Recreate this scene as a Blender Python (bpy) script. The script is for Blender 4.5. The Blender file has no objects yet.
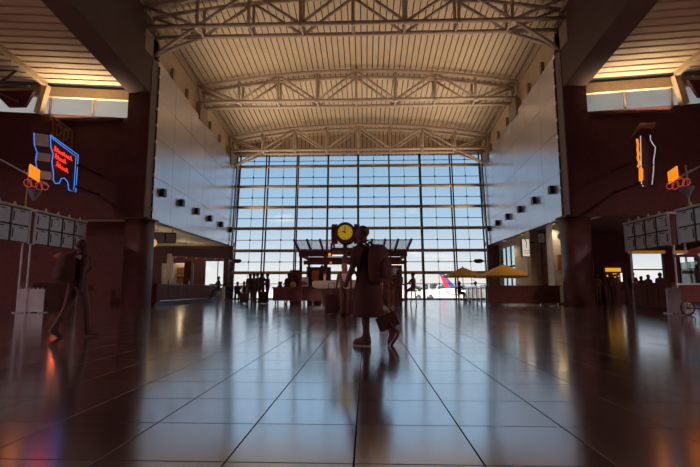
import bpy, bmesh, math, random
from mathutils import Vector, Matrix, Euler
random.seed(7)
SC = bpy.context.scene
COL = SC.collection
PI = math.pi

# ------------------------------------------------------------------ camera
FPX, HCAM = 450.0, 0.80
PITCH = math.atan((289 - 233.5) / FPX)
YAW = math.atan((366 - 350) / FPX * math.cos(PITCH))
FW = Vector((-math.sin(YAW) * math.cos(PITCH), math.cos(YAW) * math.cos(PITCH), math.sin(PITCH)))
RT = Vector((math.cos(YAW), math.sin(YAW), 0))
UP = RT.cross(FW)
cam = bpy.data.cameras.new('camera')
cam.sensor_width = 36.0
cam.lens = 36.0 * FPX / 700.0
cam.clip_end = 6000
cam_o = bpy.data.objects.new('camera', cam)
COL.objects.link(cam_o)
m = Matrix((RT, UP, -FW)).transposed().to_4x4()
m.translation = Vector((0, 0, HCAM))
cam_o.matrix_world = m
SC.camera = cam_o

def at(px, py, Y):
    """real-world point at distance Y that the surveyed photo pixel shows"""
    d = RT * ((px - 350) / FPX) - UP * ((py - 233.5) / FPX) + FW
    return d * (Y / d.y) + Vector((0, 0, HCAM))

# ------------------------------------------------------------------ colour management
vs = SC.view_settings
vs.view_transform = 'Standard'
vs.look = 'None'
vs.exposure = 0.42
vs.gamma = 1.0
vs.use_curve_mapping = False

# ------------------------------------------------------------------ world sky
W = bpy.data.worlds.new('sky')
SC.world = W
W.use_nodes = True
nt = W.node_tree
nt.nodes.clear()
out = nt.nodes.new('ShaderNodeOutputWorld')
bg = nt.nodes.new('ShaderNodeBackground')
tc = nt.nodes.new('ShaderNodeTexCoord')
sep = nt.nodes.new('ShaderNodeSeparateXYZ')
ramp = nt.nodes.new('ShaderNodeValToRGB')
nt.links.new(tc.outputs['Generated'], sep.inputs[0])
nt.links.new(sep.outputs['Z'], ramp.inputs[0])
els = ramp.color_ramp.elements
SKY = [(0.0, (.68, .655, .62)), (.035, (.64, .64, .625)), (.085, (.48, .555, .64)), (.14, (.35, .475, .60)),
       (.21, (.27, .42, .58)), (.29, (.21, .36, .535)), (.6, (.17, .31, .50)), (1.0, (.14, .27, .46))]
els[0].position, els[0].color = SKY[0][0], SKY[0][1] + (1,)
els[1].position, els[1].color = SKY[-1][0], SKY[-1][1] + (1,)
for p_, c_ in SKY[1:-1]:
    e = els.new(p_)
    e.color = c_ + (1,)
mp = nt.nodes.new('ShaderNodeMapping')
mp.inputs['Scale'].default_value = (5.0, 5.0, 16.0)
mp.inputs['Location'].default_value = (0.9, 0.3, 0.2)
nz = nt.nodes.new('ShaderNodeTexNoise')
nz.inputs['Scale'].default_value = 1.6
nz.inputs['Detail'].default_value = 6
nz.inputs['Roughness'].default_value = .58
cr = nt.nodes.new('ShaderNodeValToRGB')
cr.color_ramp.elements[0].position = .585
cr.color_ramp.elements[0].color = (0, 0, 0, 1)
cr.color_ramp.elements[1].position = .72
cr.color_ramp.elements[1].color = (1, 1, 1, 1)
zr = nt.nodes.new('ShaderNodeValToRGB')          # clouds thin out with height, as the sky in view shows
zr.color_ramp.elements[0].position = 0.02
zr.color_ramp.elements[0].color = (.5, .5, .5, 1)
zr.color_ramp.elements[1].position = .20
zr.color_ramp.elements[1].color = (.0, .0, .0, 1)
e = zr.color_ramp.elements.new(.10)
e.color = (.95, .95, .95, 1)
mul = nt.nodes.new('ShaderNodeMath')
mul.operation = 'MULTIPLY'
mix = nt.nodes.new('ShaderNodeMix')
mix.data_type = 'RGBA'
mix.inputs[7].default_value = (.80, .76, .75, 1)
nt.links.new(tc.outputs['Generated'], mp.inputs[0])
nt.links.new(mp.outputs[0], nz.inputs['Vector'])
nt.links.new(nz.outputs['Fac'], cr.inputs[0])
nt.links.new(sep.outputs['Z'], zr.inputs[0])
nt.links.new(cr.outputs[0], mul.inputs[0])
nt.links.new(zr.outputs[0], mul.inputs[1])
nt.links.new(mul.outputs[0], mix.inputs[0])
nt.links.new(ramp.outputs[0], mix.inputs[6])
nt.links.new(mix.outputs[2], bg.inputs[0])
bg.inputs[1].default_value = 1.0
nt.links.new(bg.outputs[0], out.inputs[0])

# ------------------------------------------------------------------ sun (behind the building, lights the apron)
sd = bpy.data.lights.new('sun', 'SUN')
sd.energy = 8.0
sd.angle = math.radians(.6)
sd.color = (1.0, .90, .76)
so = bpy.data.objects.new('sun', sd)
COL.objects.link(so)
so.rotation_euler = Euler((math.radians(48), 0, math.radians(-35)))

UPLIGHT_W = 500.0       # warm wall lamps aimed at the roof deck
# ------------------------------------------------------------------ helpers
MATS = {}
def mat(name, col, rough=.6, metal=0.0, var=.12, scale=4.0, emit=None, estr=0.0, spec=.5, bump=0.0, ior=None):
    if name in MATS:
        return MATS[name]
    M = bpy.data.materials.new(name)
    M.use_nodes = True
    t = M.node_tree
    b = t.nodes['Principled BSDF']
    b.inputs['Roughness'].default_value = rough
    b.inputs['Metallic'].default_value = metal
    b.inputs['Specular IOR Level'].default_value = spec
    if ior:
        b.inputs['IOR'].default_value = ior
    g = t.nodes.new('ShaderNodeNewGeometry')
    n = t.nodes.new('ShaderNodeTexNoise')
    n.inputs['Scale'].default_value = scale
    n.inputs['Detail'].default_value = 4
    t.links.new(g.outputs['Position'], n.inputs['Vector'])
    r = t.nodes.new('ShaderNodeValToRGB')
    r.color_ramp.elements[0].position = .3
    r.color_ramp.elements[1].position = .7
    r.color_ramp.elements[0].color = tuple(c * (1 - var) for c in col) + (1,)
    r.color_ramp.elements[1].color = tuple(min(1, c * (1 + var)) for c in col) + (1,)
    t.links.new(n.outputs['Fac'], r.inputs[0])
    t.links.new(r.outputs[0], b.inputs['Base Color'])
    if bump:
        bp = t.nodes.new('ShaderNodeBump')
        bp.inputs['Strength'].default_value = bump
        bp.inputs['Distance'].default_value = .01
        t.links.new(n.outputs['Fac'], bp.inputs['Height'])
        t.links.new(bp.outputs[0], b.inputs['Normal'])
    if emit:
        b.inputs['Emission Color'].default_value = emit + (1,)
        b.inputs['Emission Strength'].default_value = estr
    MATS[name] = M
    return M

def glass_mat(name, tint, refl=.5, rough=.02):
    M = bpy.data.materials.new(name)
    M.use_nodes = True
    t = M.node_tree
    t.nodes.clear()
    o = t.nodes.new('ShaderNodeOutputMaterial')
    tr = t.nodes.new('ShaderNodeBsdfTransparent')
    tr.inputs[0].default_value = tint + (1,)
    gl = t.nodes.new('ShaderNodeBsdfGlossy')
    gl.inputs['Roughness'].default_value = rough
    fr = t.nodes.new('ShaderNodeFresnel')
    fr.inputs[0].default_value = 1.45
    mu = t.nodes.new('ShaderNodeMath')
    mu.operation = 'MULTIPLY'
    mu.inputs[1].default_value = refl
    mx = t.nodes.new('ShaderNodeMixShader')
    t.links.new(fr.outputs[0], mu.inputs[0])
    t.links.new(mu.outputs[0], mx.inputs[0])
    t.links.new(tr.outputs[0], mx.inputs[1])
    t.links.new(gl.outputs[0], mx.inputs[2])
    t.links.new(mx.outputs[0], o.inputs[0])
    MATS[name] = M
    return M

def frosted_mat(name, col):
    M = bpy.data.materials.new(name)
    M.use_nodes = True
    t = M.node_tree
    t.nodes.clear()
    o = t.nodes.new('ShaderNodeOutputMaterial')
    a = t.nodes.new('ShaderNodeBsdfTranslucent')
    d = t.nodes.new('ShaderNodeBsdfTransparent')
    n = t.nodes.new('ShaderNodeTexNoise')
    n.inputs['Scale'].default_value = 2
    r = t.nodes.new('ShaderNodeValToRGB')
    r.color_ramp.elements[0].color = tuple(c * .9 for c in col) + (1,)
    r.color_ramp.elements[1].color = col + (1,)
    t.links.new(n.outputs['Fac'], r.inputs[0])
    t.links.new(r.outputs[0], a.inputs[0])
    d.inputs[0].default_value = col + (1,)
    mx = t.nodes.new('ShaderNodeMixShader')
    mx.inputs[0].default_value = .12
    t.links.new(a.outputs[0], mx.inputs[1])
    t.links.new(d.outputs[0], mx.inputs[2])
    t.links.new(mx.outputs[0], o.inputs[0])
    MATS[name] = M
    return M

class MB:
    def __init__(s):
        s.v, s.f = [], []
    def add(s, vs_, fs_):
        k = len(s.v)
        s.v += [tuple(v) for v in vs_]
        s.f += [tuple(i + k for i in f) for f in fs_]
        return s
    def hexa(s, p):
        return s.add(p, [(0, 3, 2, 1), (4, 5, 6, 7), (0, 1, 5, 4), (1, 2, 6, 5), (2, 3, 7, 6), (3, 0, 4, 7)])
    def box(s, x0, x1, y0, y1, z0, z1):
        x0, x1 = min(x0, x1), max(x0, x1)
        y0, y1 = min(y0, y1), max(y0, y1)
        z0, z1 = min(z0, z1), max(z0, z1)
        return s.hexa([(x0, y0, z0), (x1, y0, z0), (x1, y1, z0), (x0, y1, z0),
                       (x0, y0, z1), (x1, y0, z1), (x1, y1, z1), (x0, y1, z1)])
    def bar(s, a, b, w, h, up=(0, 0, 1)):
        a, b = Vector(a), Vector(b)
        d = (b - a).normalized()
        u = Vector(up)
        if abs(d.dot(u)) > .98:
            u = Vector((0, 1, 0))
        r = d.cross(u).normalized() * (w / 2)
        q = r.cross(d).normalized() * (h / 2)
        p = []
        for c in (a, b):
            p += [c - r - q, c + r - q, c + r + q, c - r + q]
        return s.add(p, [(0, 1, 2, 3), (7, 6, 5, 4), (0, 4, 5, 1), (1, 5, 6, 2), (2, 6, 7, 3), (3, 7, 4, 0)])
    def tube(s, pts, r, n=8, cap=True):
        pts = [Vector(p) for p in pts]
        rs = r if isinstance(r, (list, tuple)) else [r] * len(pts)
        k = len(s.v)
        for i, p in enumerate(pts):
            d = (pts[min(i + 1, len(pts) - 1)] - pts[max(i - 1, 0)]).normalized()
            u = Vector((0, 0, 1)) if abs(d.z) < .9 else Vector((0, 1, 0))
            a = d.cross(u).normalized()
            b = a.cross(d)
            for j in range(n):
                t = 2 * PI * j / n
                s.v.append(tuple(p + (a * math.cos(t) + b * math.sin(t)) * rs[i]))
        for i in range(len(pts) - 1):
            for j in range(n):
                s.f.append((k + i * n + j, k + i * n + (j + 1) % n, k + (i + 1) * n + (j + 1) % n, k + (i + 1) * n + j))
        if cap:
            s.f.append(tuple(k + j for j in range(n))[::-1])
            s.f.append(tuple(k + (len(pts) - 1) * n + j for j in range(n)))
        return s
    def lathe(s, c, prof, n=16):
        c = Vector(c)
        k = len(s.v)
        for r, z in prof:
            for j in range(n):
                t = 2 * PI * j / n
                s.v.append((c.x + r * math.cos(t), c.y + r * math.sin(t), c.z + z))
        for i in range(len(prof) - 1):
            for j in range(n):
                s.f.append((k + i * n + j, k + i * n + (j + 1) % n, k + (i + 1) * n + (j + 1) % n, k + (i + 1) * n + j))
        s.f.append(tuple(k + j for j in range(n))[::-1])
        s.f.append(tuple(k + (len(prof) - 1) * n + j for j in range(n)))
        return s
    def loft(s, rings, n=14):
        """rings: (x, y, z, rx, ry)"""
        k = len(s.v)
        for x, y, z, rx, ry in rings:
            for j in range(n):
                t = 2 * PI * j / n
                s.v.append((x + rx * math.cos(t), y + ry * math.sin(t), z))
        for i in range(len(rings) - 1):
            for j in range(n):
                s.f.append((k + i * n + j, k + i * n + (j + 1) % n, k + (i + 1) * n + (j + 1) % n, k + (i + 1) * n + j))
        s.f.append(tuple(k + j for j in range(n))[::-1])
        s.f.append(tuple(k + (len(rings) - 1) * n + j for j in range(n)))
        return s
    def ball(s, c, rx, ry=None, rz=None, n=10, m_=6):
        ry = rx if ry is None else ry
        rz = rx if rz is None else rz
        rings = []
        for i in range(m_ + 1):
            t = -PI / 2 + PI * i / m_
            q = max(.02, math.cos(t))
            rings.append((c[0], c[1], c[2] + rz * math.sin(t), rx * q, ry * q))
        return s.loft(rings, n)
    def prism(s, pts, d):
        """closed outline pts (3-D, planar) swept by vector d"""
        n = len(pts)
        pts = [Vector(p) for p in pts]
        d = Vector(d)
        return s.add(pts + [p + d for p in pts],
                     [tuple(range(n))[::-1], tuple(range(n, 2 * n))] + [(i, (i + 1) % n, n + (i + 1) % n, n + i) for i in range(n)])
    def build(s, name, mt, parent=None, smooth=False, base=None):
        me = bpy.data.meshes.new(name)
        off = Vector((0, 0, 0))
        if base is not None:
            off = Vector(base)
        elif parent is not None:
            off = origin(parent)
        me.from_pydata([tuple(Vector(v) - off) for v in s.v], [], s.f)
        me.materials.append(MATS[mt] if isinstance(mt, str) else mt)
        if smooth:
            me.polygons.foreach_set('use_smooth', [True] * len(me.polygons))
        bm = bmesh.new()
        bm.from_mesh(me)
        bmesh.ops.recalc_face_normals(bm, faces=bm.faces)
        bm.to_mesh(me)
        bm.free()
        o = bpy.data.objects.new(name, me)
        COL.objects.link(o)
        if parent is not None:
            o.parent = parent
        elif base is not None:
            o.location = off
        return o

def origin(o):
    p = Vector((0, 0, 0))
    while o is not None:
        p += Vector(o.location)
        o = o.parent
    return p

def tag(o, label, cat, group=None, kind=None):
    if label:
        o['label'] = label
    if cat:
        o['category'] = cat
    if group:
        o['group'] = group
    if kind:
        o['kind'] = kind
    return o

def thing(name, label, cat, loc=(0, 0, 0), group=None, kind=None):
    o = bpy.data.objects.new(name, None)
    o.empty_display_size = .2
    COL.objects.link(o)
    o.location = loc
    return tag(o, label, cat, group, kind)

def struct(name, label=None):
    o = bpy.data.objects.new(name, None)
    COL.objects.link(o)
    o['kind'] = 'structure'
    if label:
        o['label'] = label
    return o

def share(src, parent, off):
    c = src.copy()
    COL.objects.link(c)
    c.parent = parent
    c.location = Vector(src.location) + Vector(off)
    return c

# ------------------------------------------------------------------ materials
mat('dark', (.092, .028, .029), .75, var=.15)                 # maroon-black bulkhead paint
mat('dark_gloss', (.10, .03, .03), .5, var=.2)
mat('dark_wood', (.12, .036, .03), .75, var=.3, scale=9)
mat('concrete', (.20, .145, .125), .8, var=.1, scale=2)
mat('beam', (.115, .062, .048), .75, var=.1, scale=1)
mat('wall_panel', (.66, .65, .70), .24, metal=.65, var=.05, scale=.6)
mat('joint', (.26, .25, .27), .8)
mat('deck', (.62, .47, .31), .55, var=.06, scale=1.2)
mat('roof_top', (.05, .03, .022), .8)
mat('cream', (.60, .46, .29), .6, var=.08)
mat('steel_cream', (.56, .44, .34), .5, var=.1)
mat('post_tan', (.36, .25, .16), .6)
mat('girt', (.46, .30, .13), .5, var=.12)
mat('mullion', (.03, .02, .028), .45)
mat('cable', (.035, .03, .035), .4, metal=.3)
glass_mat('glass', (.985, .992, .992), .25)
glass_mat('glass_awning', (.80, .77, .77), .25, .05)
glass_mat('glass_cyan', (.86, .97, .96), .2)
glass_mat('glass_rail', (.72, .80, .82), .8)
frosted_mat('frosted', (.97, .98, .96))
mat('white', (.72, .70, .68), .5)
mat('acrylic', (.34, .37, .43), .35)
mat('grey_blue', (.44, .49, .60), .35, var=.08)
mat('grey_ledge', (.50, .48, .48), .6)
mat('black', (.012, .009, .010), .5)
mat('beige', (.46, .35, .25), .7, var=.1)
mat('cream_wall', (.66, .60, .50), .7)
mat('soffit', (.58, .50, .36), .7)
mat('wood', (.28, .13, .06), .5, var=.35, scale=6)
mat('umbrella', (.50, .25, .015), .8, var=.12)
mat('chrome', (.5, .48, .47), .25, metal=.9)
mat('leaf', (.03, .05, .03), .8, var=.3, scale=.4)
mat('apron', (.62, .56, .50), .9, var=.08, scale=.02)
mat('mountain', (.30, .27, .36), 1.0, var=.12, scale=.004)
mat('plane_white', (.75, .74, .74), .4)
mat('plane_red', (.55, .02, .05), .4)
mat('plane_blue', (.03, .06, .20), .4)
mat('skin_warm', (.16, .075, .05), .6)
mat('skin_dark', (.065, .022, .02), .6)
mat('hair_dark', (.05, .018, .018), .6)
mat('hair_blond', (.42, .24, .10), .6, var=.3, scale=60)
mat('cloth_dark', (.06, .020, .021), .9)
mat('cloth_maroon', (.07, .022, .023), .9)
mat('cloth_grey', (.06, .05, .055), .9)
mat('cloth_pale', (.74, .62, .56), .9)
mat('cloth_red', (.26, .03, .03), .9)
mat('cloth_blue', (.05, .06, .09), .9)
mat('shoe', (.09, .03, .03), .7)
mat('pink', (.34, .08, .09), .7)
mat('poster', (.42, .15, .04), .6, var=.5, scale=8)
mat('popcorn', (.55, .34, .07), .8, var=.4, scale=30)
mat('neon_blue', (.05, .1, .3), .4, emit=(.07, .22, .80), estr=.85)
mat('neon_red', (.3, .02, .01), .4, emit=(1.0, .035, .012), estr=1.0)
mat('neon_rose', (.3, .05, .02), .4, emit=(.40, .045, .03), estr=.6)
mat('neon_orange', (.5, .2, .02), .4, emit=(1.0, .26, .008), estr=.75, var=.25, scale=20)
mat('neon_white', (.5, .5, .55), .4, emit=(.42, .42, .50), estr=.7)
mat('lamp_white', (.8, .8, .75), .4, emit=(1.0, .88, .78), estr=1.1)
mat('lamp_warm', (.6, .45, .2), .4, emit=(1.0, .58, .18), estr=.45)
mat('lamp_red', (.6, .1, .02), .4, emit=(1.0, .16, .03), estr=.45)
mat('sign_yellow', (.6, .35, .02), .4, emit=(1.0, .50, .02), estr=.55)
mat('clock_face', (.55, .38, .03), .4, emit=(.62, .42, .03), estr=.26, var=.15)
mat('sign_lit', (.78, .72, .62), .5, emit=(1.0, .88, .74), estr=.42)
mat('sign_face', (.78, .72, .62), .5)
mat('logo_green', (.02, .09, .05), .5)
mat('strip_orange', (.35, .17, .03), .5, emit=(1.0, .45, .05), estr=.16)
mat('funnel', (.14, .16, .24), .4)

# polished floor tile: tone varies from tile to tile, slightly wavy polish
TX0, TY0, TS = -.66, 2.19, .60
FLOOR_F0, FLOOR_F1 = .86, .99
def floor_material():
    M = bpy.data.materials.new('polished_tile')
    M.use_nodes = True
    t = M.node_tree
    b = t.nodes['Principled BSDF']
    g = t.nodes.new('ShaderNodeNewGeometry')
    ad = t.nodes.new('ShaderNodeVectorMath')
    ad.operation = 'SUBTRACT'
    ad.inputs[1].default_value = (TX0, TY0, 0)
    dv = t.nodes.new('ShaderNodeVectorMath')
    dv.operation = 'SCALE'
    dv.inputs['Scale'].default_value = 1 / TS
    fl = t.nodes.new('ShaderNodeVectorMath')
    fl.operation = 'FLOOR'
    wn = t.nodes.new('ShaderNodeTexWhiteNoise')
    wn.noise_dimensions = '2D'
    t.links.new(g.outputs['Position'], ad.inputs[0])
    t.links.new(ad.outputs[0], dv.inputs[0])
    t.links.new(dv.outputs[0], fl.inputs[0])
    t.links.new(fl.outputs[0], wn.inputs['Vector'])
    n = t.nodes.new('ShaderNodeTexNoise')
    n.inputs['Scale'].default_value = 220
    n.inputs['Detail'].default_value = 3
    t.links.new(g.outputs['Position'], n.inputs['Vector'])
    r = t.nodes.new('ShaderNodeValToRGB')
    r.color_ramp.elements[0].position = .3
    r.color_ramp.elements[1].position = .7
    r.color_ramp.elements[0].color = (.052, .040, .042, 1)
    r.color_ramp.elements[1].color = (.078, .060, .063, 1)
    t.links.new(n.outputs['Fac'], r.inputs[0])
    hs = t.nodes.new('ShaderNodeHueSaturation')
    mr = t.nodes.new('ShaderNodeMapRange')
    mr.inputs['To Min'].default_value = .82
    mr.inputs['To Max'].default_value = 1.18
    t.links.new(wn.outputs['Value'], mr.inputs['Value'])
    t.links.new(mr.outputs[0], hs.inputs['Value'])
    t.links.new(r.outputs[0], hs.inputs['Color'])
    t.links.new(hs.outputs[0], b.inputs['Base Color'])
    r2 = t.nodes.new('ShaderNodeMapRange')
    r2.inputs['To Min'].default_value = .13
    r2.inputs['To Max'].default_value = .17
    t.links.new(wn.outputs['Value'], r2.inputs['Value'])
    t.links.new(r2.outputs[0], b.inputs['Roughness'])
    # hard mirror polish over the dark stone: Fresnel-weighted glossy layer
    gl = t.nodes.new('ShaderNodeBsdfGlossy')
    gl.inputs['Color'].default_value = (.97, .975, .98, 1)
    t.links.new(r2.outputs[0], gl.inputs['Roughness'])
    lw = t.nodes.new('ShaderNodeFresnel')
    lw.inputs['IOR'].default_value = 1.6
    m2 = t.nodes.new('ShaderNodeMapRange')
    m2.inputs['From Min'].default_value = .05
    m2.inputs['From Max'].default_value = .45
    m2.inputs['To Min'].default_value = FLOOR_F0
    m2.inputs['To Max'].default_value = FLOOR_F1
    t.links.new(lw.outputs[0], m2.inputs['Value'])
    mx = t.nodes.new('ShaderNodeMixShader')
    t.links.new(m2.outputs[0], mx.inputs[0])
    t.links.new(b.outputs[0], mx.inputs[1])
    t.links.new(gl.outputs[0], mx.inputs[2])
    t.links.new(mx.outputs[0], t.nodes['Material Output'].inputs[0])
    MATS['polished_tile'] = M
floor_material()
mat('grout', (.006, .003, .003), .9, spec=.1)

# ================================================================== SETTING
C = -.57                      # hall axis; hall half width 9.97
HW = 9.97
SL = .12                      # roof falls towards the glass wall
def X(s, u):
    return C + s * u
def eave(y):
    return 13.95 - SL * (y - 27.2)
RISE = 1.0
def deck_z(u, y):
    return eave(y) + RISE * (1 - (u / 10.4) ** 2)

# ---- floor: slab, the tiles nearest the camera one by one, the rest of the paving joined
floor = struct('floor', 'dark polished square floor tiles of the concourse')
MB().box(-24, 24, -16, 35.6, -.30, -.012).build('slab', 'grout', floor)
gap = .0045
tb = MB()
x0, x1, y0, y1 = gap, TS - gap, gap, TS - gap
bv = .0006
tb.add([(x0, y0, -.012), (x1, y0, -.012), (x1, y1, -.012), (x0, y1, -.012),
        (x0, y0, -bv), (x1, y0, -bv), (x1, y1, -bv), (x0, y1, -bv),
        (x0 + bv, y0 + bv, 0), (x1 - bv, y0 + bv, 0), (x1 - bv, y1 - bv, 0), (x0 + bv, y1 - bv, 0)],
       [(0, 1, 5, 4), (1, 2, 6, 5), (2, 3, 7, 6), (3, 0, 4, 7), (4, 5, 9, 8), (5, 6, 10, 9), (6, 7, 11, 10), (7, 4, 8, 11), (8, 9, 10, 11)])
tile0 = tb.build('tile', 'polished_tile', floor)
near = set()
first = True
for j in range(-2, 11):
    yy = TY0 + j * TS
    half = .80 * (yy + TS) + .5
    for i in range(-40, 40):
        xx = TX0 + i * TS
        if xx + TS > -half - .06 * yy and xx < half - .02 * yy and len(near) < 290:
            near.add((i, j))
            if first:
                tile0.location = (xx, yy, 0)
                first = False
            else:
                c = tile0.copy()
                COL.objects.link(c)
                c.location = (xx, yy, 0)
rest = MB()
for j in range(-30, 56):
    for i in range(-39, 40):
        if (i, j) in near:
            continue
        xx, yy = TX0 + i * TS, TY0 + j * TS
        if yy > 35.0 or yy < -15.9:
            continue
        rest.add([(xx + gap, yy + gap, 0), (xx + TS - gap, yy + gap, 0), (xx + TS - gap, yy + TS - gap, 0), (xx + gap, yy + TS - gap, 0)], [(0, 1, 2, 3)])
tag(rest.build('tile_field', 'polished_tile', floor), None, None, kind='stuff')

# ---- main roof: slab above, standing-seam deck strips below
roof = struct('ceiling', 'cream metal roof deck curving over the concourse')
YR0, YR1 = -16.0, 37.2
rb = MB()
N = 20
for k in range(N + 1):
    u = -11.4 + 22.8 * k / N
    rb.v += [(C + u, YR0, deck_z(u, YR0) + .14), (C + u, YR1, deck_z(u, YR1) + .14), (C + u, YR1, deck_z(u, YR1) + .40), (C + u, YR0, deck_z(u, YR0) + .40)]
for k in range(N):
    a = 4 * k
    for q in range(4):
        rb.f.append((a + q, a + (q + 1) % 4, a + 4 + (q + 1) % 4, a + 4 + q))
rb.f += [(0, 1, 2, 3), (4 * N + 3, 4 * N + 2, 4 * N + 1, 4 * N)]
rb.build('roof_slab', 'roof_top', roof)
NS = 64
for k in range(NS):
    ua = -11.1 + 22.2 * k / NS + .028
    ub = -11.1 + 22.2 * (k + 1) / NS - .028
    p = []
    for dz in (0, .10):
        p += [(C + ua, 12.0, deck_z(ua, 12.0) + dz), (C + ub, 12.0, deck_z(ub, 12.0) + dz),
              (C + ub, YR1 - .1, deck_z(ub, YR1 - .1) + dz), (C + ua, YR1 - .1, deck_z(ua, YR1 - .1) + dz)]
    MB().hexa(p).build('deck_strip', 'deck', roof)

# ---- trusses
def truss(y, zb, where, knee):
    t = thing('roof_truss', where, 'truss', (C, y, zb), 'arched roof trusses across the hall')
    dz_e, dz_c = 1.02, 1.95
    def top(u):
        return zb + dz_e + (dz_c - dz_e) * (1 - (u / 10.2) ** 2)
    for fr, (yy, drop) in enumerate(((y, 0.0), (y + .95, .0))):
        b = MB()
        b.tube([(C - 10.1, yy, zb + drop), (C + 10.1, yy, zb + drop)], .105, 10)
        b.build('bottom_chord', 'steel_cream', t, True)
        b = MB()
        b.tube([(C + 10.2 * (k / 12 - 1), yy, top(10.2 * (k / 12 - 1)) + drop) for k in range(25)], .125, 10)
        b.build('top_chord', 'steel_cream', t, True)
        for k in range(-3, 4):
            u = 2.5 * k
            MB().tube([(C + u, yy, zb + drop), (C + u, yy, top(u) + drop)], .085, 8).build('vertical_post', 'steel_cream', t, True)
        for s in (-1, 1):
            MB().tube([(C + s * 9.95, yy, zb + drop), (C + s * 10.15, yy, top(10.1) + drop)], .085, 8).build('end_post', 'steel_cream', t, True)
            for a, b_ in (((0, 1), (2.5, 0)), ((2.5, 0), (5, 1)), ((5, 1), (7.5, 0)), ((7.5, 0), (10.0, 1))):
                pa = (C + s * a[0], yy, (top(a[0]) if a[1] else zb) + drop)
                pb = (C + s * b_[0], yy, (top(b_[0]) if b_[1] else zb) + drop)
                MB().tube([pa, pb], .08, 8).build('diagonal', 'steel_cream', t, True)
            if knee:
                MB().tube([(C + s * 7.5, yy, zb + drop), (C + s * 10.0, y + .9, zb - 1.0)], .085, 8).build('knee_brace', 'steel_cream', t, True)
    for k in range(-3, 4):
        u = 2.5 * k
        MB().tube([(C + u, y, zb), (C + u, y + .95, zb)], .06, 6).build('cross_tie', 'steel_cream', t, True)
        MB().box(C + u - .06, C + u + .06, y - .12, y + .0, zb - .17, zb - .09).build('node_lug', 'white', t)
    for s in (-1, 1):
        MB().box(C + s * 9.9, C + s * 10.3, y - .12, y + 1.2, zb - 1.15, zb - .08).build('bearing_bracket', 'post_tan', t)
    return t
truss(19.95, 13.33, 'cream steel roof truss nearest the camera, cut by the top edge of the photo', True)
truss(27.2, 12.66, 'middle of the three arched cream steel roof trusses, without knee braces', False)
truss(33.9, 11.58, 'far cream steel roof truss just in front of the glass wall', True)

# ---- side walls of the hall (upper), clad in large grey-blue panels
def wtop(y):
    return 12.45 - .11 * (y - 20.85)
for s, nm in ((-1, 'wall_left'), (1, 'wall_right')):
    w = struct(nm, 'tall smooth grey-blue clad side wall of the hall')
    xi, xo = X(s, HW + .04), X(s, HW + .45)
    ya, yb = 21.0, 35.15
    MB().hexa([(xi, ya, 4.17), (xo, ya, 4.17), (xo, yb + .3, 4.17), (xi, yb + .3, 4.17),
               (xi, ya, wtop(ya)), (xo, ya, wtop(ya)), (xo, yb + 1.6, wtop(yb + 1.6)), (xi, yb + 1.6, wtop(yb + 1.6))]).build('wall_core', 'joint', w)
    ys = [21.35 + (yb - 21.35) * k / 6 for k in range(7)]
    fr = [0, .27, .52, .77, 1]
    for k in range(6):
        for q in range(4):
            p = []
            for xx in (xi, X(s, HW)):
                for (yy, ff, g1, g2) in ((ys[k], fr[q], .008, .008), (ys[k + 1], fr[q], -.008, .008), (ys[k + 1], fr[q + 1], -.008, -.008), (ys[k], fr[q + 1], .008, -.008)):
                    yl = yy + g1
                    if k == 5 and yy == ys[6]:
                        yl += 1.35 * ff
                    p.append((xx, yl, 4.17 + (wtop(yl) - 4.17) * ff + g2))
            MB().hexa(p).build('wall_panel', 'wall_panel', w)
    # eave band with brackets and rails
    tr = struct('trim_%d' % (1 if s < 0 else 2), 'cream eave band with brackets above the side wall')
    xa, xb = X(s, HW + .22), X(s, HW + .46)
    p = []
    for yy in (20.7, 36.95):
        lo, hi = wtop(yy) - .03, eave(yy) + .1
        p += [(xa, yy, lo), (xb, yy, lo), (xb, yy, hi), (xa, yy, hi)]
    MB().add(p, [(0, 1, 2, 3), (7, 6, 5, 4), (0, 4, 5, 1), (1, 5, 6, 2), (2, 6, 7, 3), (3, 7, 4, 0)]).build('eave_band', 'cream', tr)
    for k in range(8):
        yy = 21.3 + 2.05 * k
        lo = wtop(yy)
        MB().box(X(s, HW + .04), xa, yy - .11, yy + .11, lo, lo + .75).build('bracket', 'post_tan', tr)
    for dz, du in ((-.10, .36), (-.40, .10)):
        MB().bar((X(s, HW + du + .1), 10, eave(10) + dz), (X(s, HW + du + .1), 36.5, eave(36.5) + dz), .14, .10).build('eave_rail', 'cream', tr)
    # six black square wall uplights, aimed at the roof deck
    ordn = ['nearest the dark column', 'second from the dark column', 'third from the dark column',
            'third from the glass wall', 'second from the glass wall', 'nearest the glass wall']
    for k in range(6):
        yc, zc = 22.45 + 2.36 * k, 5.72 - .072 * k
        lamp = thing('wall_uplight', 'small black square wall lamp on the %s wall, %s' % ('left' if s < 0 else 'right', ordn[k]), 'wall lamp', (X(s, HW), yc, zc), 'square lamps along the hall walls')
        MB().box(X(s, HW - .22), X(s, HW - .03), yc - .16, yc + .16, zc - .2, zc + .2).build('housing', 'black', lamp)
        MB().box(X(s, HW - .03), X(s, HW), yc - .09, yc + .09, zc - .09, zc + .09).build('mount', 'black', lamp)
        MB().box(X(s, HW - .20), X(s, HW - .05), yc - .13, yc + .13, zc + .2, zc + .21).build('lens', 'lamp_warm', lamp)
        ld = bpy.data.lights.new('lamp_beam', 'SPOT')
        ld.energy = UPLIGHT_W
        ld.color = (1.0, .80, .58)
        ld.spot_size = math.radians(80)
        ld.spot_blend = .9
        ld.shadow_soft_size = .12
        lo = bpy.data.objects.new('lamp_beam', ld)
        COL.objects.link(lo)
        lo.parent = lamp
        lo.location = (-s * .13, 0, .36)
        d = Vector((-s * .70, .04, 1.0)).normalized()
        lo.rotation_euler = d.to_track_quat('-Z', 'Y').to_euler()

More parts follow.
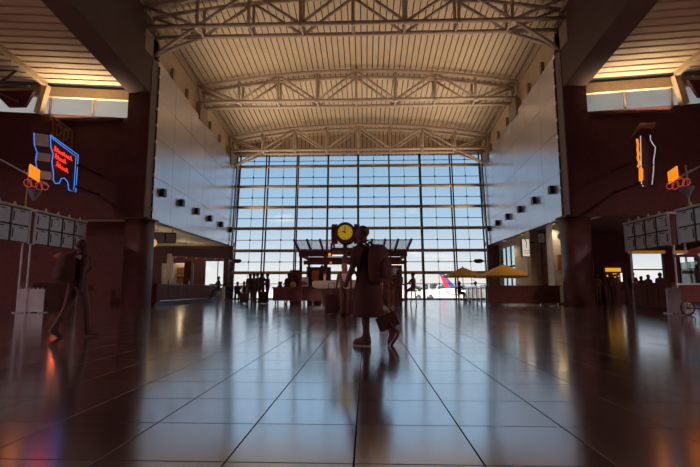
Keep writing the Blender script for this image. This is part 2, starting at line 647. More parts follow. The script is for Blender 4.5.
# ---- columns, big beams, bulkheads, clerestories, side roofs
def sdeck(u, y):
    return 10.55 - SL * (y - 20.6) + .06 * (u - 11)
for s, side in ((-1, 'left'), (1, 'right')):
    col = thing('column', 'tall dark square column with round base cover, %s side of the hall' % side, 'column', (X(s, 10.45), 21.1, 0), 'columns flanking the hall')
    MB().box(X(s, 9.93), X(s, 10.98), 20.6, 21.25, 4.17, 10.6).build('shaft', 'dark', col)
    MB().box(X(s, 9.90), X(s, 9.935), 20.66, 21.32, 4.2, 13.2).build('side_plate', 'concrete', col)
    cb = MB()
    pts = []
    for k in range(25):
        t = 2 * PI * k / 24
        pts.append((.60 * (abs(math.cos(t)) ** .6) * (1 if math.cos(t) > 0 else -1), .55 * (abs(math.sin(t)) ** .6) * (1 if math.sin(t) > 0 else -1)))
    cb.prism([(X(s, 10.32) + a, 21.15 + b, 0) for a, b in pts[:24]], (0, 0, 4.08))
    cb.build('base_cover', 'dark_gloss', col, True)
    MB().box(X(s, 9.68), X(s, 11.0), 20.55, 21.75, 4.08, 4.17).build('ledge', 'beam', col)
    cd = thing('conduit', 'thin vertical pipe with clamps on the edge of the %s hall wall' % side, 'pipe', (X(s, HW - .09), 21.33, 4.2))
    MB().tube([(X(s, HW - .09), 21.33, 4.2), (X(s, HW - .09), 21.33, 12.0)], .045, 8).build('pipe', 'beam', cd, True)
    for k in range(9):
        MB().box(X(s, HW - .15), X(s, HW - .005), 21.26, 21.40, 4.6 + k * .85, 4.75 + k * .85).build('clamp', 'white', cd)
    # hall-side beam
    bm_ = thing('roof_beam', 'deep brown beam running along the %s edge of the hall roof' % side, 'beam', (X(s, 10.45), 20.6, 10.5))
    p = []
    for yy in (-16.0, 21.25):
        zb = 10.30 - SL * (yy - 20.6)
        p += [(X(s, 9.93), yy, zb), (X(s, 10.98), yy, zb), (X(s, 10.98), yy, eave(yy) + .3), (X(s, 9.93), yy, eave(yy) - .9)]
    MB().add(p, [(0, 1, 2, 3), (7, 6, 5, 4), (0, 4, 5, 1), (1, 5, 6, 2), (2, 6, 7, 3), (3, 7, 4, 0)]).build('web', 'beam', bm_)
    # side roof
    sr = struct('ceiling_side_%s' % side, 'ribbed metal roof over the side aisle')
    p = []
    for yy in (-16.0, 22.2):
        p += [(X(s, 10.9), yy, sdeck(10.9, yy) + .12), (X(s, 24), yy, sdeck(24, yy) + .12), (X(s, 24), yy, sdeck(24, yy) + .4), (X(s, 10.9), yy, sdeck(10.9, yy) + .4)]
    MB().add(p, [(0, 1, 2, 3), (7, 6, 5, 4), (0, 4, 5, 1), (1, 5, 6, 2), (2, 6, 7, 3), (3, 7, 4, 0)]).build('roof_slab', 'roof_top', sr)
    yy = 20.55
    while yy > 1:
        p = []
        for y_ in (yy, yy - .40):
            d_ = .0 if y_ == yy else .045
            p += [(X(s, 10.98), y_, sdeck(10.98, y_) - d_ + .09), (X(s, 23), y_, sdeck(23, y_) - d_ + .09),
                  (X(s, 23), y_, sdeck(23, y_) + .12), (X(s, 10.98), y_, sdeck(10.98, y_) + .12)]
        MB().add(p, [(0, 1, 2, 3), (7, 6, 5, 4), (0, 4, 5, 1), (1, 5, 6, 2), (2, 6, 7, 3), (3, 7, 4, 0)]).build('deck_strip', 'deck', sr)
        yy -= .44
    # bulkhead over the shops
    bk = struct('wall_bulkhead_%s' % side, 'plain dark maroon bulkhead wall over the food stalls')
    def sill(u):
        return 9.12 + .065 * (u - 11)
    MB().hexa([(X(s, 10.98), 20.8, 4.15), (X(s, 24), 20.8, 4.15), (X(s, 24), 21.1, 4.15), (X(s, 10.98), 21.1, 4.15),
               (X(s, 10.98), 20.8, sill(10.98)), (X(s, 24), 20.8, sill(24)), (X(s, 24), 21.1, sill(24)), (X(s, 10.98), 21.1, sill(10.98))]).build('bulkhead', 'dark', bk)
    # clerestory
    cw = struct('window_%d' % (2 if s < 0 else 3), 'narrow strip of clerestory panes above the dark bulkhead')
    us = [10.98, 12.9, 15.1, 16.4, 18.4, 20.4, 22.4]
    for a, b in zip(us[:-1], us[1:]):
        MB().hexa([(X(s, a), 20.95, sill(a)), (X(s, b), 20.95, sill(b)), (X(s, b), 20.97, sill(b)), (X(s, a), 20.97, sill(a)),
                   (X(s, a), 20.95, sill(a) + .9), (X(s, b), 20.95, sill(b) + .9), (X(s, b), 20.97, sill(b) + .9), (X(s, a), 20.97, sill(a) + .9)]).build('pane', 'frosted', cw)
    for a in us[:3] + us[4:]:
        MB().bar((X(s, a), 20.93, sill(a)), (X(s, a), 20.93, sill(a) + .95), .08, .1).build('mullion', 'post_tan', cw)
    for q in range(3):
        MB().bar((X(s, 10.98), 21.35, sill(11) + .12 + .28 * q), (X(s, 23), 21.35, sill(23) + .12 + .28 * q), .05, .09).build('louvre', 'white', cw)
    MB().bar((X(s, 10.98), 20.9, sill(10.98) + 1.14), (X(s, 24), 20.9, sill(24) + 1.14), .3, .5).build('head', 'cream', cw)
    # side beam and raking post
    sb = thing('aisle_beam', 'cream edge beam with raking end post under the %s aisle roof' % side, 'beam', (X(s, 15.1), 20.6, 10))
    MB().bar((X(s, 15.1), 2, sdeck(15.1, 2) - .02), (X(s, 15.1), 20.5, sdeck(15.1, 20.5) - .02), .2, .26).build('beam', 'cream', sb)
    MB().bar((X(s, 15.1), 20.55, sdeck(15.1, 20.5) - .05), (X(s, 15.5), 20.7, sill(15.5) - .05), .3, .3, (0, 1, 0)).build('raking_post', 'cream', sb)
    # aisle truss beyond the beam
    at_ = thing('aisle_truss', 'dark tubular truss of the %s aisle at the edge of the photo' % side, 'truss', (X(s, 18), 19.6, 10))
    zt, zl = 11.05, 10.25
    for nm, a, b, r in (('bottom_chord', (15.2, zl), (23, zl), .07), ('top_chord', (15.2, zt + .05), (23, zt + .05), .07),
                        ('diagonal', (15.9, zt), (16.9, zl), .06), ('diagonal', (17.9, zt), (16.9, zl), .06),
                        ('diagonal', (17.9, zt), (19.2, zl), .06), ('diagonal', (20.5, zt), (19.2, zl), .06),
                        ('hanger', (16.9, zl), (16.9, 9.4), .05), ('tie', (18.2, zl + .35), (15.7, 9.5), .06)):
        MB().tube([(X(s, a[0]), 19.6, a[1]), (X(s, b[0]), 19.6, b[1])], r, 8).build(nm, 'beam', at_, True)
    MB().prism([(X(s, 15.2), 19.9, 10.2), (X(s, 17.2), 19.9, 10.2), (X(s, 16.4), 19.9, 9.4), (X(s, 15.6), 19.9, 9.4)], (0, .15, 0)).build('gusset', 'dark', at_)

AISLE_FILL_W, SILL_FILL_W = 720.0, 58.0
for s, side in ((-1, 'left'), (1, 'right')):
    for k, yy in enumerate((1.5, 11.0)):  # out-of-view lamps added to lift the dark aisles and silhouettes
        lamp = thing('aisle_fill_lamp', 'added round fill lamp under the %s aisle roof, %s' % (side, ['farther from the column', 'nearer the column'][k]), 'lamp', (X(s, 17.2), yy, 9.0))
        MB().lathe((X(s, 17.2), yy, 9.0), [(.32, .0), (.30, .12), (.12, .3), (.02, .34), (.02, sdeck(17.2, yy) - 9.0)], 16).build('shade', 'dark', lamp)
        MB().ball((X(s, 17.2), yy, 8.99), .14, n=10).build('bulb', 'lamp_warm', lamp, True)
        ld = bpy.data.lights.new('aisle_fill_light', 'SPOT')
        ld.spot_size = math.radians(165)
        ld.spot_blend = .3
        ld.energy = AISLE_FILL_W * (2.4 if k == 0 else .55)
        ld.color = (1.0, .60, .56)
        ld.shadow_soft_size = .2
        lo = bpy.data.objects.new('aisle_fill_light', ld)
        COL.objects.link(lo)
        lo.parent = lamp
        lo.location = (0, 0, -.26)
    lamp = thing('sill_fill_lamp', 'added slim warm trough lamp on the %s clerestory sill' % side, 'lamp', (X(s, 13.1), 20.72, 9.0))  # added to brighten the side roof deck near the clerestory
    MB().box(X(s, 11.3), X(s, 15.0), 20.62, 20.8, 8.96, 9.04).build('trough', 'dark', lamp)
    ld = bpy.data.lights.new('sill_fill_light', 'AREA')
    ld.shape = 'RECTANGLE'
    ld.size, ld.size_y = 3.6, .08
    ld.energy = SILL_FILL_W
    ld.spread = math.radians(105)
    ld.color = (1.0, .78, .5)
    lo = bpy.data.objects.new('sill_fill_light', ld)
    COL.objects.link(lo)
    lo.parent = lamp
    lo.location = (0, -.02, .06)
    lo.rotation_euler = Vector((0, -.2, 1)).normalized().to_track_quat('-Z', 'Y').to_euler()

# ---- outer shell of the building behind and beside the camera
bwall = MB().box(-24, 24, -16.4, -16, 0, 20).build('wall_back', 'dark')
bwall['kind'] = 'structure'
for s, nm in ((-1, 'wall_outer_left'), (1, 'wall_outer_right')):
    o = MB().box(X(s, 23.4), X(s, 24), -16.4, 28.3, 0, 4.3).box(X(s, 23.4), X(s, 24), -16.4, 21.1, 4.3, 17).build(nm, 'dark')
    o['kind'] = 'structure'
# low roofs over the shops, white slabs added to bounce sun into clerestories
o = MB().box(-24, X(-1, HW + .5), 21.2, 35.9, 4.5, 4.56).build('roof_bounce_left', 'white')
o['kind'] = 'structure'
o = MB().box(X(1, HW + .5), 24, 21.2, 28.4, 4.5, 4.56).build('roof_bounce_right', 'white')
o['kind'] = 'structure'
o = MB().box(-24, X(-1, HW + .05), 21.1, 35.9, 4.2, 4.5).build('ceiling_shops_left', 'soffit')
o['kind'] = 'structure'
o = MB().box(X(1, HW + .05), 11.2, 21.1, 35.9, 4.2, 4.5).build('ceiling_shops_right', 'soffit')
o['kind'] = 'structure'
o = MB().box(11.2, 24, 21.1, 28.4, 4.2, 4.5).build('ceiling_aisle_right', 'dark')
o['kind'] = 'structure'
o = MB().box(-24, -11.3, 22.2, 22.5, 0, 4.2).build('wall_partition_left', 'dark')
o['kind'] = 'structure'

# ---- glass wall, leaning outwards
GZ = [.34, 2.06, 3.80, 5.60, 7.37, 9.12, 10.86, 12.0]
def gy(z):
    return 35.26 + .118 * (z - .34)
gw = struct('window_1', 'huge leaning glass wall of square panes at the end of the hall')
rows = [-.0, .34]
for a, b in zip(GZ[:-1], GZ[1:]):
    rows += [(a + b) / 2, b]
cols_ = [C - 10 + 1.25 * k for k in range(17)]
panes = {}
for q in range(len(rows) - 1):
    za, zb = rows[q] + .012, rows[q + 1] - .012
    pm = MB().hexa([(-.613, gy(za), za), (.613, gy(za), za), (.613, gy(zb), zb), (-.613, gy(zb), zb),
                    (-.613, gy(za) + .02, za), (.613, gy(za) + .02, za), (.613, gy(zb) + .02, zb), (-.613, gy(zb) + .02, zb)]).build('pane', 'glass', gw)
    for k in range(16):
        o = pm if k == 0 else pm.copy()
        if k:
            COL.objects.link(o)
        o.location = (cols_[k] + .625, 0, 0)
for k in range(9):       # paired mast mullions
    xx = C - 10 + 2.5 * k
    xx = max(C - 9.9, min(C + 9.9, xx))
    MB().bar((xx, gy(0) - .10, 0), (xx, gy(12) - .10, 12), .10, .16).build('mullion', 'mullion', gw)
    MB().tube([(xx + (.05 if k < 4 else -.05), gy(0) - 1.25, 0), (xx + (.05 if k < 4 else -.05), gy(12) - 1.25, 12)], .055, 8).build('mast', 'mullion', gw, True)
for z in GZ[1:-1]:
    MB().tube([(C - 9.95, gy(z) - .42, z), (C + 9.95, gy(z) - .42, z)], .125, 10).build('girt', 'girt', gw, True)
MB().box(C - 9.95, C + 9.95, gy(.3) - .3, gy(.3) - .02, 0, .10).build('sill', 'mullion', gw)
for q, z in enumerate(rows[2:]):
    if q % 2 == 0:
        MB().tube([(C - 9.95, gy(z) - .03, z), (C + 9.95, gy(z) - .03, z)], .028, 6).build('glass_joint', 'cable', gw)
for k in range(8):
    xx = C - 8.75 + 2.5 * k
    MB().tube([(xx, gy(0) - .06, 0), (xx, gy(12) - .06, 12)], .018, 6).build('cable', 'cable', gw)
    for q, z in enumerate(rows[2:]):
        if q % 2 == 0:
            MB().box(xx - .05, xx + .05, gy(z) - .14, gy(z) - .0, z - .06, z + .07).build('spider_clamp', 'cable', gw)
# head closure between glass and roof
gb = struct('wall_gable', 'ribbed cream gable between glass wall and roof')
MB().box(C - 10.4, C + 10.4, 36.85, 36.95, 11.95, 14.2).build('backing', 'roof_top', gb)
for k in range(NS):
    ua = -11.1 + 22.2 * k / NS + .028
    MB().box(C + ua, C + ua + 22.2 / NS - .056, 36.78, 36.85, 11.97, deck_z(ua, 36.8)).build('gable_strip', 'deck', gb)

# ---- outside: apron, hills
o = MB().box(-2600, 2600, 36.6, 2700, -4.0, -3.5).build('ground', 'apron')
o['kind'] = 'structure'
o = MB().box(-24, 24, 35.6, 36.6, -4.0, -.02).build('wall_plinth', 'concrete')
o['kind'] = 'structure'
random.seed(3)
hb = MB()
HN = 120
hz = []
for k in range(HN + 1):
    x = -2500 + 5000 * k / HN
    z = 26 + 12 * math.sin(x / 310 + 1) + 9 * math.sin(x / 120 + .4) + 6 * math.sin(x / 61) + random.uniform(-3, 3)
    if x > 900:
        z += 30 * math.sin(min(1, (x - 900) / 700) * PI / 2)
    hz.append((x, z))
for x, z in hz:
    hb.v += [(x, 2350, -4), (x, 2420, z * .55), (x, 2500, z), (x, 2680, -4)]
for k in range(HN):
    for q in range(3):
        hb.f.append((4 * k + q, 4 * k + 4 + q, 4 * k + 5 + q, 4 * k + 1 + q))
o = hb.build('hills', 'mountain', None, True)
o['kind'] = 'structure'
o['label'] = 'hazy purple desert mountains along the horizon'

# ================================================================== OBJECTS
# ---- shops on the left: bar
def rod(b, a, c, r=.02, n=6):
    return b.tube([a, c], r, n)

bw = struct('wall_facade_left', 'cream facade wall behind the bar')
def wall_open(parent, y, x0, x1, z0, z1, holes, mt, th=.2):
    """wall in the plane Y=y, built of piers and spandrels round rectangular openings"""
    xs = sorted(holes)
    cur = x0
    for (ha, hb_, za, zb) in xs:
        if ha > cur:
            MB().box(cur, ha, y, y + th, z0, z1).build('pier', mt, parent)
        if za > z0:
            MB().box(ha, hb_, y, y + th, z0, za).build('spandrel', mt, parent)
        if zb < z1:
            MB().box(ha, hb_, y, y + th, zb, z1).build('lintel', mt, parent)
        cur = hb_
    if cur < x1:
        MB().box(cur, x1, y, y + th, z0, z1).build('pier', mt, parent)
HL = [(-15.2, -14.1, .9, 2.85), (-12.75, -10.75, .9, 3.0)]
wall_open(bw, 35.3, -24, -10.55, 0, 4.2, HL, 'dark')
HR = [(16.3, 18.15, 1.15, 2.95), (18.95, 20.1, 1.15, 2.95), (20.9, 22.6, 1.15, 2.95)]
fr = struct('wall_aisle_right', 'dark end wall of the right aisle with windows')
wall_open(fr, 28.1, 10.6, 24, 0, 4.2, HR, 'dark')
n = 4
for wl, y in ((HL, 35.4), (HR, 28.2)):
    for (a, b, za, zb) in wl:
        w = struct('window_%d' % n, 'bright shop window')
        n += 1
        half = (a + b) / 2
        if y > 30:
            for q in ((a, half), (half, b)):
                MB().box(q[0], q[1], y, y + .02, za, zb).build('pane', 'glass', w)
            MB().box(half - .03, half + .03, y - .03, y + .05, za, zb).build('mullion', 'cream_wall', w)
        else:
            zm = za + (zb - za) * .46
            for q in ((za, zm), (zm, zb)):
                MB().box(a, b, y, y + .02, q[0], q[1]).build('pane', 'glass', w)
            MB().box(a, b, y - .03, y + .05, zm - .04, zm + .04).build('transom', 'beam', w)
            MB().box(a - .25, b + .05, y - .25, y - .12, zb, zb + .17).build('head_strip', 'strip_orange', w)

# right shop wall, recessed under the clad wall, with tall cyan windows
rw = struct('wall_shops_right', 'beige panelled shop wall under the right hall wall')
XR = 10.25
def wall_open_x(parent, x, y0, y1, z0, z1, holes, mt, th=.22):
    cur = y0
    for (ha, hb_, za, zb) in sorted(holes):
        if ha > cur:
            MB().box(x, x + th, cur, ha, z0, z1).build('pier', mt, parent)
        MB().box(x, x + th, ha, hb_, z0, za).build('spandrel', mt, parent)
        MB().box(x, x + th, ha, hb_, zb, z1).build('lintel', mt, parent)
        cur = hb_
    MB().box(x, x + th, cur, y1, z0, z1).build('pier', mt, parent)
HX = [(27.6, 28.5, .95, 3.0), (31.4, 34.6, .95, 3.85)]
wall_open_x(rw, XR, 22.2, 35.5, 0, 4.2, HX, 'beige')
for (a, b, za, zb) in HX:
    w = struct('window_%d' % n, 'pale shop window in the beige wall')
    n += 1
    k = 3 if b - a > 2 else 1
    for q in range(k):
        ya, yb = a + (b - a) * q / k, a + (b - a) * (q + 1) / k
        for za_, zb_ in ((za, za + (zb - za) * .5), (za + (zb - za) * .5, zb)):
            MB().box(XR + .1, XR + .12, ya, yb, za_, zb_).build('pane', 'glass_cyan', w)
        MB().box(XR + .06, XR + .16, yb - .04, yb + .04, za, zb).build('mullion', 'chrome', w)
    MB().box(XR + .04, XR + .18, a, b, za + (zb - za) * .5 - .06, za + (zb - za) * .5 + .06).build('transom', 'dark', w)
o = MB().box(10.25, 10.6, 35.3, 35.6, 0, 4.2).box(9.42, 10.25, 35.0, 35.4, 0, 4.17).build('wall_corner_right', 'beam')
o['kind'] = 'structure'
# piers standing in the right recess
for (ya, yb, xa, xb, mt, nm, lb) in ((26.3, 26.9, 9.5, 10.2, 'beige', 'pier', 'beige pier beside the white blade sign'),
                                    (23.4, 24.2, 9.62, 10.2, 'cream_wall', 'pier', 'pale pier with an orange poster near the right column')):
    p_ = thing(nm, lb, 'pier', ((xa + xb) / 2, ya, 0))
    MB().box(xa, xb, ya, yb, .12, 4.17).build('shaft', mt, p_)
    MB().box(xa - .03, xb, ya - .03, yb + .03, 0, .12).build('plinth', 'dark', p_)
o = MB().box(10.08, 10.2, 24.25, 26.25, 0, 4.17).build('dark_opening_sheet', 'dark_wood', base=(9.95, 25.2, 0))  # dark sheet put where the opening lies in shade
tag(o, 'dark sheet in place of the shaded opening between the beige pier and the pale pier', 'dark sheet')
o = MB().box(9.8, 10.1, 23.36, 23.40, 1.75, 2.55).build('poster', 'poster', base=(9.95, 23.38, 1.75))
tag(o, 'small orange poster on the pale pier beside the right column', 'poster')
# soffit lamps added to brighten the right shop wall
for k, (xx, yy) in enumerate(((9.53, 23.0), (9.53, 27.6), (9.53, 31.2))):
    t = thing('soffit_fill_lamp', 'added small round soffit lamp over the right shop wall, %s' % ['nearest the column', 'by the blade sign', 'nearest the glass wall'][k], 'lamp', (xx, yy, 4.1))
    MB().lathe((xx, yy, 4.08), [(.10, 0), (.12, .03), (.12, .12)], 12).build('can', 'chrome', t)
    MB().lathe((xx, yy, 4.065), [(.07, 0), (.07, .015)], 12).build('lens', 'lamp_warm', t)
    ld = bpy.data.lights.new('soffit_fill_light', 'SPOT')
    ld.energy = 55
    ld.color = (1, .80, .52)
    ld.spot_size = math.radians(140)
    ld.spot_blend = .6
    ld.shadow_soft_size = .07
    lo = bpy.data.objects.new('soffit_fill_light', ld)
    COL.objects.link(lo)
    lo.parent = t
    lo.location = (0, 0, -.06)
# blade sign
SY = 26.0
sg = thing('blade_sign', 'white box sign with a dark figure and two lines of lettering', 'sign', (9.3, SY, 2.75))
a, b = at(521.7, 239, SY), at(530, 256.5, SY)
MB().box(a.x, b.x, SY, SY + .28, b.z, a.z).build('sign_box', 'dark', sg)
MB().box(a.x + .02, b.x - .02, SY - .03, SY, b.z + .02, a.z - .02).build('sign_face', 'sign_lit', sg)
cx, cz = (a.x + b.x) / 2, (a.z + b.z) / 2
fg = MB()
fg.tube([(cx - .02, SY - .04, cz + .42), (cx + .05, SY - .04, cz + .28), (cx + .0, SY - .04, cz + .12), (cx + .06, SY - .04, cz - .02)], [.03, .018, .02, .012], 6)
fg.ball((cx - .04, SY - .04, cz + .46), .035, .012, .035)
fg.build('figure', 'black', sg)
for q in range(2):
    lt = MB()
    for k in range(6):
        xx = a.x + .1 + k * .055
        lt.tube([(xx, SY - .038, cz - .20 - q * .13), (xx + .012, SY - .038, cz - .13 - q * .13), (xx + .03, SY - .038, cz - .20 - q * .13)], .008, 5)
    lt.build('lettering', 'black', sg)
MB().bar((b.x, SY + .15, a.z - .2), (9.72, SY + .15, a.z - .2), .06, .06).build('arm', 'black', sg)

# hanging menu screens
def menu_screen(c, w, h, lb, rz):
    t = thing('menu_screen', lb, 'screen', c)
    d = Vector((math.cos(rz), math.sin(rz), 0))
    up = Vector((-.35 * d.y, .35 * d.x, -1)).normalized()
    nrm = d.cross(up).normalized()
    c = Vector(c)
    def quad(u0, u1, v0, v1, off, th):
        return MB().prism([c + d * u0 + up * v0 + nrm * off, c + d * u1 + up * v0 + nrm * off, c + d * u1 + up * v1 + nrm * off, c + d * u0 + up * v1 + nrm * off], nrm * th)
    quad(-w / 2, w / 2, -h / 2, h / 2, 0, .06).build('case', 'dark', t)
    for k in range(2):
        quad(-w / 2 + .04 + k * w / 2, -.03 + k * w / 2, -h / 2 + .05, h / 2 - .05, .06, .012).build('panel', 'grey_blue', t)
        quad(-w / 2 + .04 + k * w / 2, -.03 + k * w / 2, -h / 2 + .05, h / 2 - .05, -.012, .012).build('panel', 'grey_blue', t)
    for u in (-w / 3, w / 3):
        MB().tube([c + d * u, (c.x + d.x * u, c.y + d.y * u, 4.2)], .015, 6).build('hanger', 'black', t)
menu_screen(at(165, 238, 24.6), 1.15, .62, 'grey hanging menu screen tilted under the soffit beside the left column', .35)
menu_screen(at(545, 238, 24.6), 0.8, .6, 'grey hanging menu screen tilted under the soffit beside the right column', -.35)
# globe sconces by the columns
for px, py, y, lb in ((150.5, 232, 22.0, 'upper yellowish globe lamp behind the left column'), (153.5, 243, 22.3, 'lower yellowish globe lamp behind the left column'), (561, 236, 22.2, 'pale globe lamp behind the right column')):
    c = at(px, py, y)
    t = thing('globe_lamp', lb, 'lamp', c)
    MB().ball(c, .17, .17, .2, 12, 8).build('globe', 'lamp_warm' if px < 300 else 'white', t, True)
    MB().lathe((c.x, c.y, c.z + .18), [(.06, 0), (.06, .05), (.015, .06), (.015, 4.2 - c.z - .18)], 8).build('stem', 'chrome', t)
# bar counter along the left hall edge
bc = thing('bar_counter', 'long dark wooden bar counter below the left hall wall', 'counter', (-10.8, 27.5, 0))
MB().box(-11.05, -10.6, 22.6, 32.7, .1, 1.0).build('body', 'dark_wood', bc)
MB().box(-11.2, -10.5, 22.55, 32.75, 1.0, 1.06).build('counter_top', 'dark_gloss', bc)
MB().box(-11.0, -10.66, 22.6, 32.7, 0, .1).build('kick', 'black', bc)
for k in range(8):
    yy = 22.7 + k * 1.25
    MB().box(-10.6, -10.58, yy, yy + 1.15, .18, .94).build('front_panel', 'dark_wood', bc)
MB().tube([(-10.45, 22.7, .2), (-10.45, 32.6, .2)], .025, 8).build('foot_rail', 'chrome', bc)
for k in range(5):
    yy = 23 + k * 2.3
    MB().tube([(-10.58, yy, .2), (-10.45, yy, .2)], .02, 6).build('rail_bracket', 'chrome', bc)
random.seed(5)
for k in range(9):
    yy = 23.6 + k * .62 + random.uniform(-.1, .1)
    hgt = random.uniform(.2, .32)
    xx = -10.85 + random.uniform(-.1, .1)
    t = thing('bottle', 'small bottle on the dark bar counter, %s from the column' % ['first', 'second', 'third', 'fourth', 'fifth', 'sixth', 'seventh', 'eighth', 'ninth'][k], 'bottle', (xx, yy, 1.06), 'bottles on the bar counter')
    MB().lathe((xx, yy, 1.06), [(.04, 0), (.042, hgt * .6), (.015, hgt * .75), (.015, hgt)], 10).build('body', ['white', 'wood', 'glass_rail'][k % 3], t, True)
    MB().lathe((xx, yy, 1.06 + hgt), [(.018, 0), (.018, .02)], 8).build('cap', 'black', t)
# bar back fittings
cn = thing('bar_canopy', 'dark angled canopy beam with corner post over the bar', 'canopy', (-11.3, 32, 3.2))
pa, pb = Vector((-12.9, 29.2, 3.27)), Vector((-10.75, 34.6, 3.42))
MB().bar(pa, pb, .5, .62).build('fascia', 'dark', cn)
MB().box(-10.95, -10.6, 34.3, 34.7, 0, 3.2).build('post', 'dark_wood', cn)
MB().box(-13.05, -12.75, 29.1, 29.4, 0, 3.1).build('post', 'cream_wall', cn)
for k in range(6):
    q = pa.lerp(pb, (k + .5) / 6)
    MB().tube([(q.x, q.y, q.z - .31), (q.x, q.y, q.z - .42)], .05, 8).build('spot_lamp', 'neon_rose', cn)
bs = thing('back_shelf', 'wooden back-bar shelf unit with orange framed pictures', 'shelf', (-14.2, 32.9, 0))
MB().box(-15.3, -12.9, 33.3, 33.36, 0, 2.7).build('back_panel', 'cream_wall', bs)
MB().box(-13.4, -12.9, 32.8, 33.3, 0, 2.8).build('cabinet', 'dark_wood', bs)
MB().box(-15.3, -13.4, 32.9, 33.3, .95, 1.02).build('ledge', 'dark_wood', bs)
for k in range(2):
    f = MB().box(-14.1, -13.5, 33.22, 33.3, 1.25 + .65 * k, 1.75 + .65 * k).build('picture_frame', 'wood', bs)
    MB().box(-14.05, -13.55, 33.2, 33.22, 1.3 + .65 * k, 1.7 + .65 * k).build('picture', 'poster', f)
ar = MB()
ar.prism([(-15.1 + .35 - .35 * math.cos(PI * k / 10), 33.25, 2.1 + .35 * math.sin(PI * k / 10)) for k in range(11)] + [(-14.4, 33.25, 1.2), (-15.1, 33.25, 1.2)], (0, .05, 0))
ar.build('arched_mirror', 'white', bs)
# pendant bar lamps (light the soffit and back bar)
for k, (xx, yy) in enumerate(((-12.6, 25.5), (-12.4, 30.5), (-13.6, 33.0))):
    t = thing('pendant_lamp', 'small warm pendant lamp inside the bar, %s' % ['nearest the column', 'above the middle of the counter', 'before the back shelf'][k], 'lamp', (xx, yy, 3.5))
    MB().lathe((xx, yy, 3.5), [(.14, 0), (.1, .12), (.03, .16), (.012, .18), (.012, .7)], 12).build('shade', 'dark', t)
    MB().ball((xx, yy, 3.48), .06, n=8).build('bulb', 'lamp_warm', t, True)
    ld = bpy.data.lights.new('pendant_light', 'POINT')
    ld.energy = 38
    ld.color = (1, .72, .42)
    ld.shadow_soft_size = .07
    lo = bpy.data.objects.new('pendant_light', ld)
    COL.objects.link(lo)
    lo.parent = t
    lo.location = (0, 0, -.14)

# arm-mounted lamps at the ends of the glass wall
for s, px, lb in ((-1, 237, 'flat dark lamp on an arm at the left end of the glass wall'), (1, 478.5, 'flat dark lamp on an arm at the right end of the glass wall')):
    c = at(px, 261, 33.9)
    t = thing('arm_lamp', lb, 'lamp', (X(s, HW), c.y, c.z))
    MB().loft([(c.x, c.y, c.z - .16, .12, .1), (c.x, c.y, c.z - .12, .28, .22), (c.x, c.y, c.z + .05, .38, .26), (c.x, c.y, c.z + .14, .22, .15)], 14).build('head', 'dark', t, True)
    MB().tube([(c.x, c.y, c.z + .02), ((-10.66, 34.4, c.z + .06) if s < 0 else (9.5, 35.05, c.z + .06))], .035, 8).build('arm', 'chrome', t)

# ---- glass guard rail, left dining edge
gr = thing('glass_barrier', 'white framed glass barrier beside the group of standing travellers', 'barrier', (-8.3, 29, 0))
MB().box(-9.3, -9.12, 28.95, 29.05, 0, .98).build('frame_post', 'white', gr)
for k in range(3):
    xa = -9.1 + k * .55
    MB().box(xa + .03, xa + .52, 28.98, 29.0, .18, .90).build('pane', 'glass_rail', gr)
    MB().box(xa + .52, xa + .56, 28.96, 29.02, 0, .95).build('post', 'chrome', gr)
MB().bar((-9.2, 29, .95), (-7.4, 29, .95), .06, .05).build('top_rail', 'chrome', gr)
MB().bar((-9.2, 29, .14), (-7.4, 29, .14), .06, .06).build('bottom_rail', 'dark', gr)

# ---- right dining enclosure
pt = thing('dining_partition', 'dark low partition in front of the right dining area', 'partition', (7.7, 22.4, 0))
MB().box(5.95, 9.4, 22.35, 22.47, .1, .92).build('panel', 'dark_wood', pt)
MB().box(5.9, 9.45, 22.3, 22.52, .92, .97).build('cap', 'dark_gloss', pt)
for k in range(5):
    MB().box(5.98 + k * .83, 6.08 + k * .83, 22.37, 22.45, 0, .1).build('foot', 'chrome', pt)
pt = thing('glass_partition', 'low glass and steel partition at the left end of the right dining area', 'partition', (5.9, 25, 0))
for k in range(5):
    ya = 22.6 + k * .95
    MB().box(5.9, 5.93, ya + .05, ya + .9, .12, .88).build('pane', 'glass_rail', pt)
    MB().box(5.88, 5.96, ya - .03, ya + .03, 0, .95).build('post', 'chrome', pt)
MB().bar((5.92, 22.55, .93), (5.92, 27.3, .93), .07, .06).build('top_rail', 'chrome', pt)

def umbrella(c, w, ztop, zedge, lb):
    t = thing('parasol', lb, 'parasol', (c[0], c[1], 0), 'yellow parasols over the dining tables')
    a = w / 2
    p = [(c[0] - a, c[1] - a, zedge), (c[0] + a, c[1] - a, zedge), (c[0] + a, c[1] + a, zedge), (c[0] - a, c[1] + a, zedge)]
    ap = (c[0], c[1], ztop)
    lo = [(q[0], q[1], q[2] - .10) for q in p]
    b = MB()
    b.add(p + [ap] + lo, [(0, 1, 4), (1, 2, 4), (2, 3, 4), (3, 0, 4), (0, 5, 6, 1), (1, 6, 7, 2), (2, 7, 8, 3), (3, 8, 5, 0)])
    b.build('canopy', 'umbrella', t)
    MB().tube([(c[0], c[1], .06), (c[0], c[1], ztop)], .03, 8).build('pole', 'chrome', t)
    MB().lathe((c[0], c[1], 0), [(.25, 0), (.25, .05), (.05, .08)], 14).build('base', 'dark', t)
    for q in p:
        MB().tube([(c[0], c[1], ztop - .03), (q[0], q[1], q[2] - .02)], .015, 6).build('rib', 'wood', t)
    MB().lathe((c[0], c[1], ztop), [(.03, 0), (.03, .05), (.01, .1)], 8).build('finial', 'wood', t)
U1 = at(462.5, 267, 33)
umbrella((U1.x, 33), 2.45, U1.z, at(462, 275.5, 31.8).z, 'smaller yellow parasol beside the airplane tail')
U2 = at(503, 264.5, 28.6)
umbrella((U2.x, 28.6), 3.0, U2.z, at(503, 275.5, 27.2).z, 'larger yellow parasol in front of the pale cyan windows')

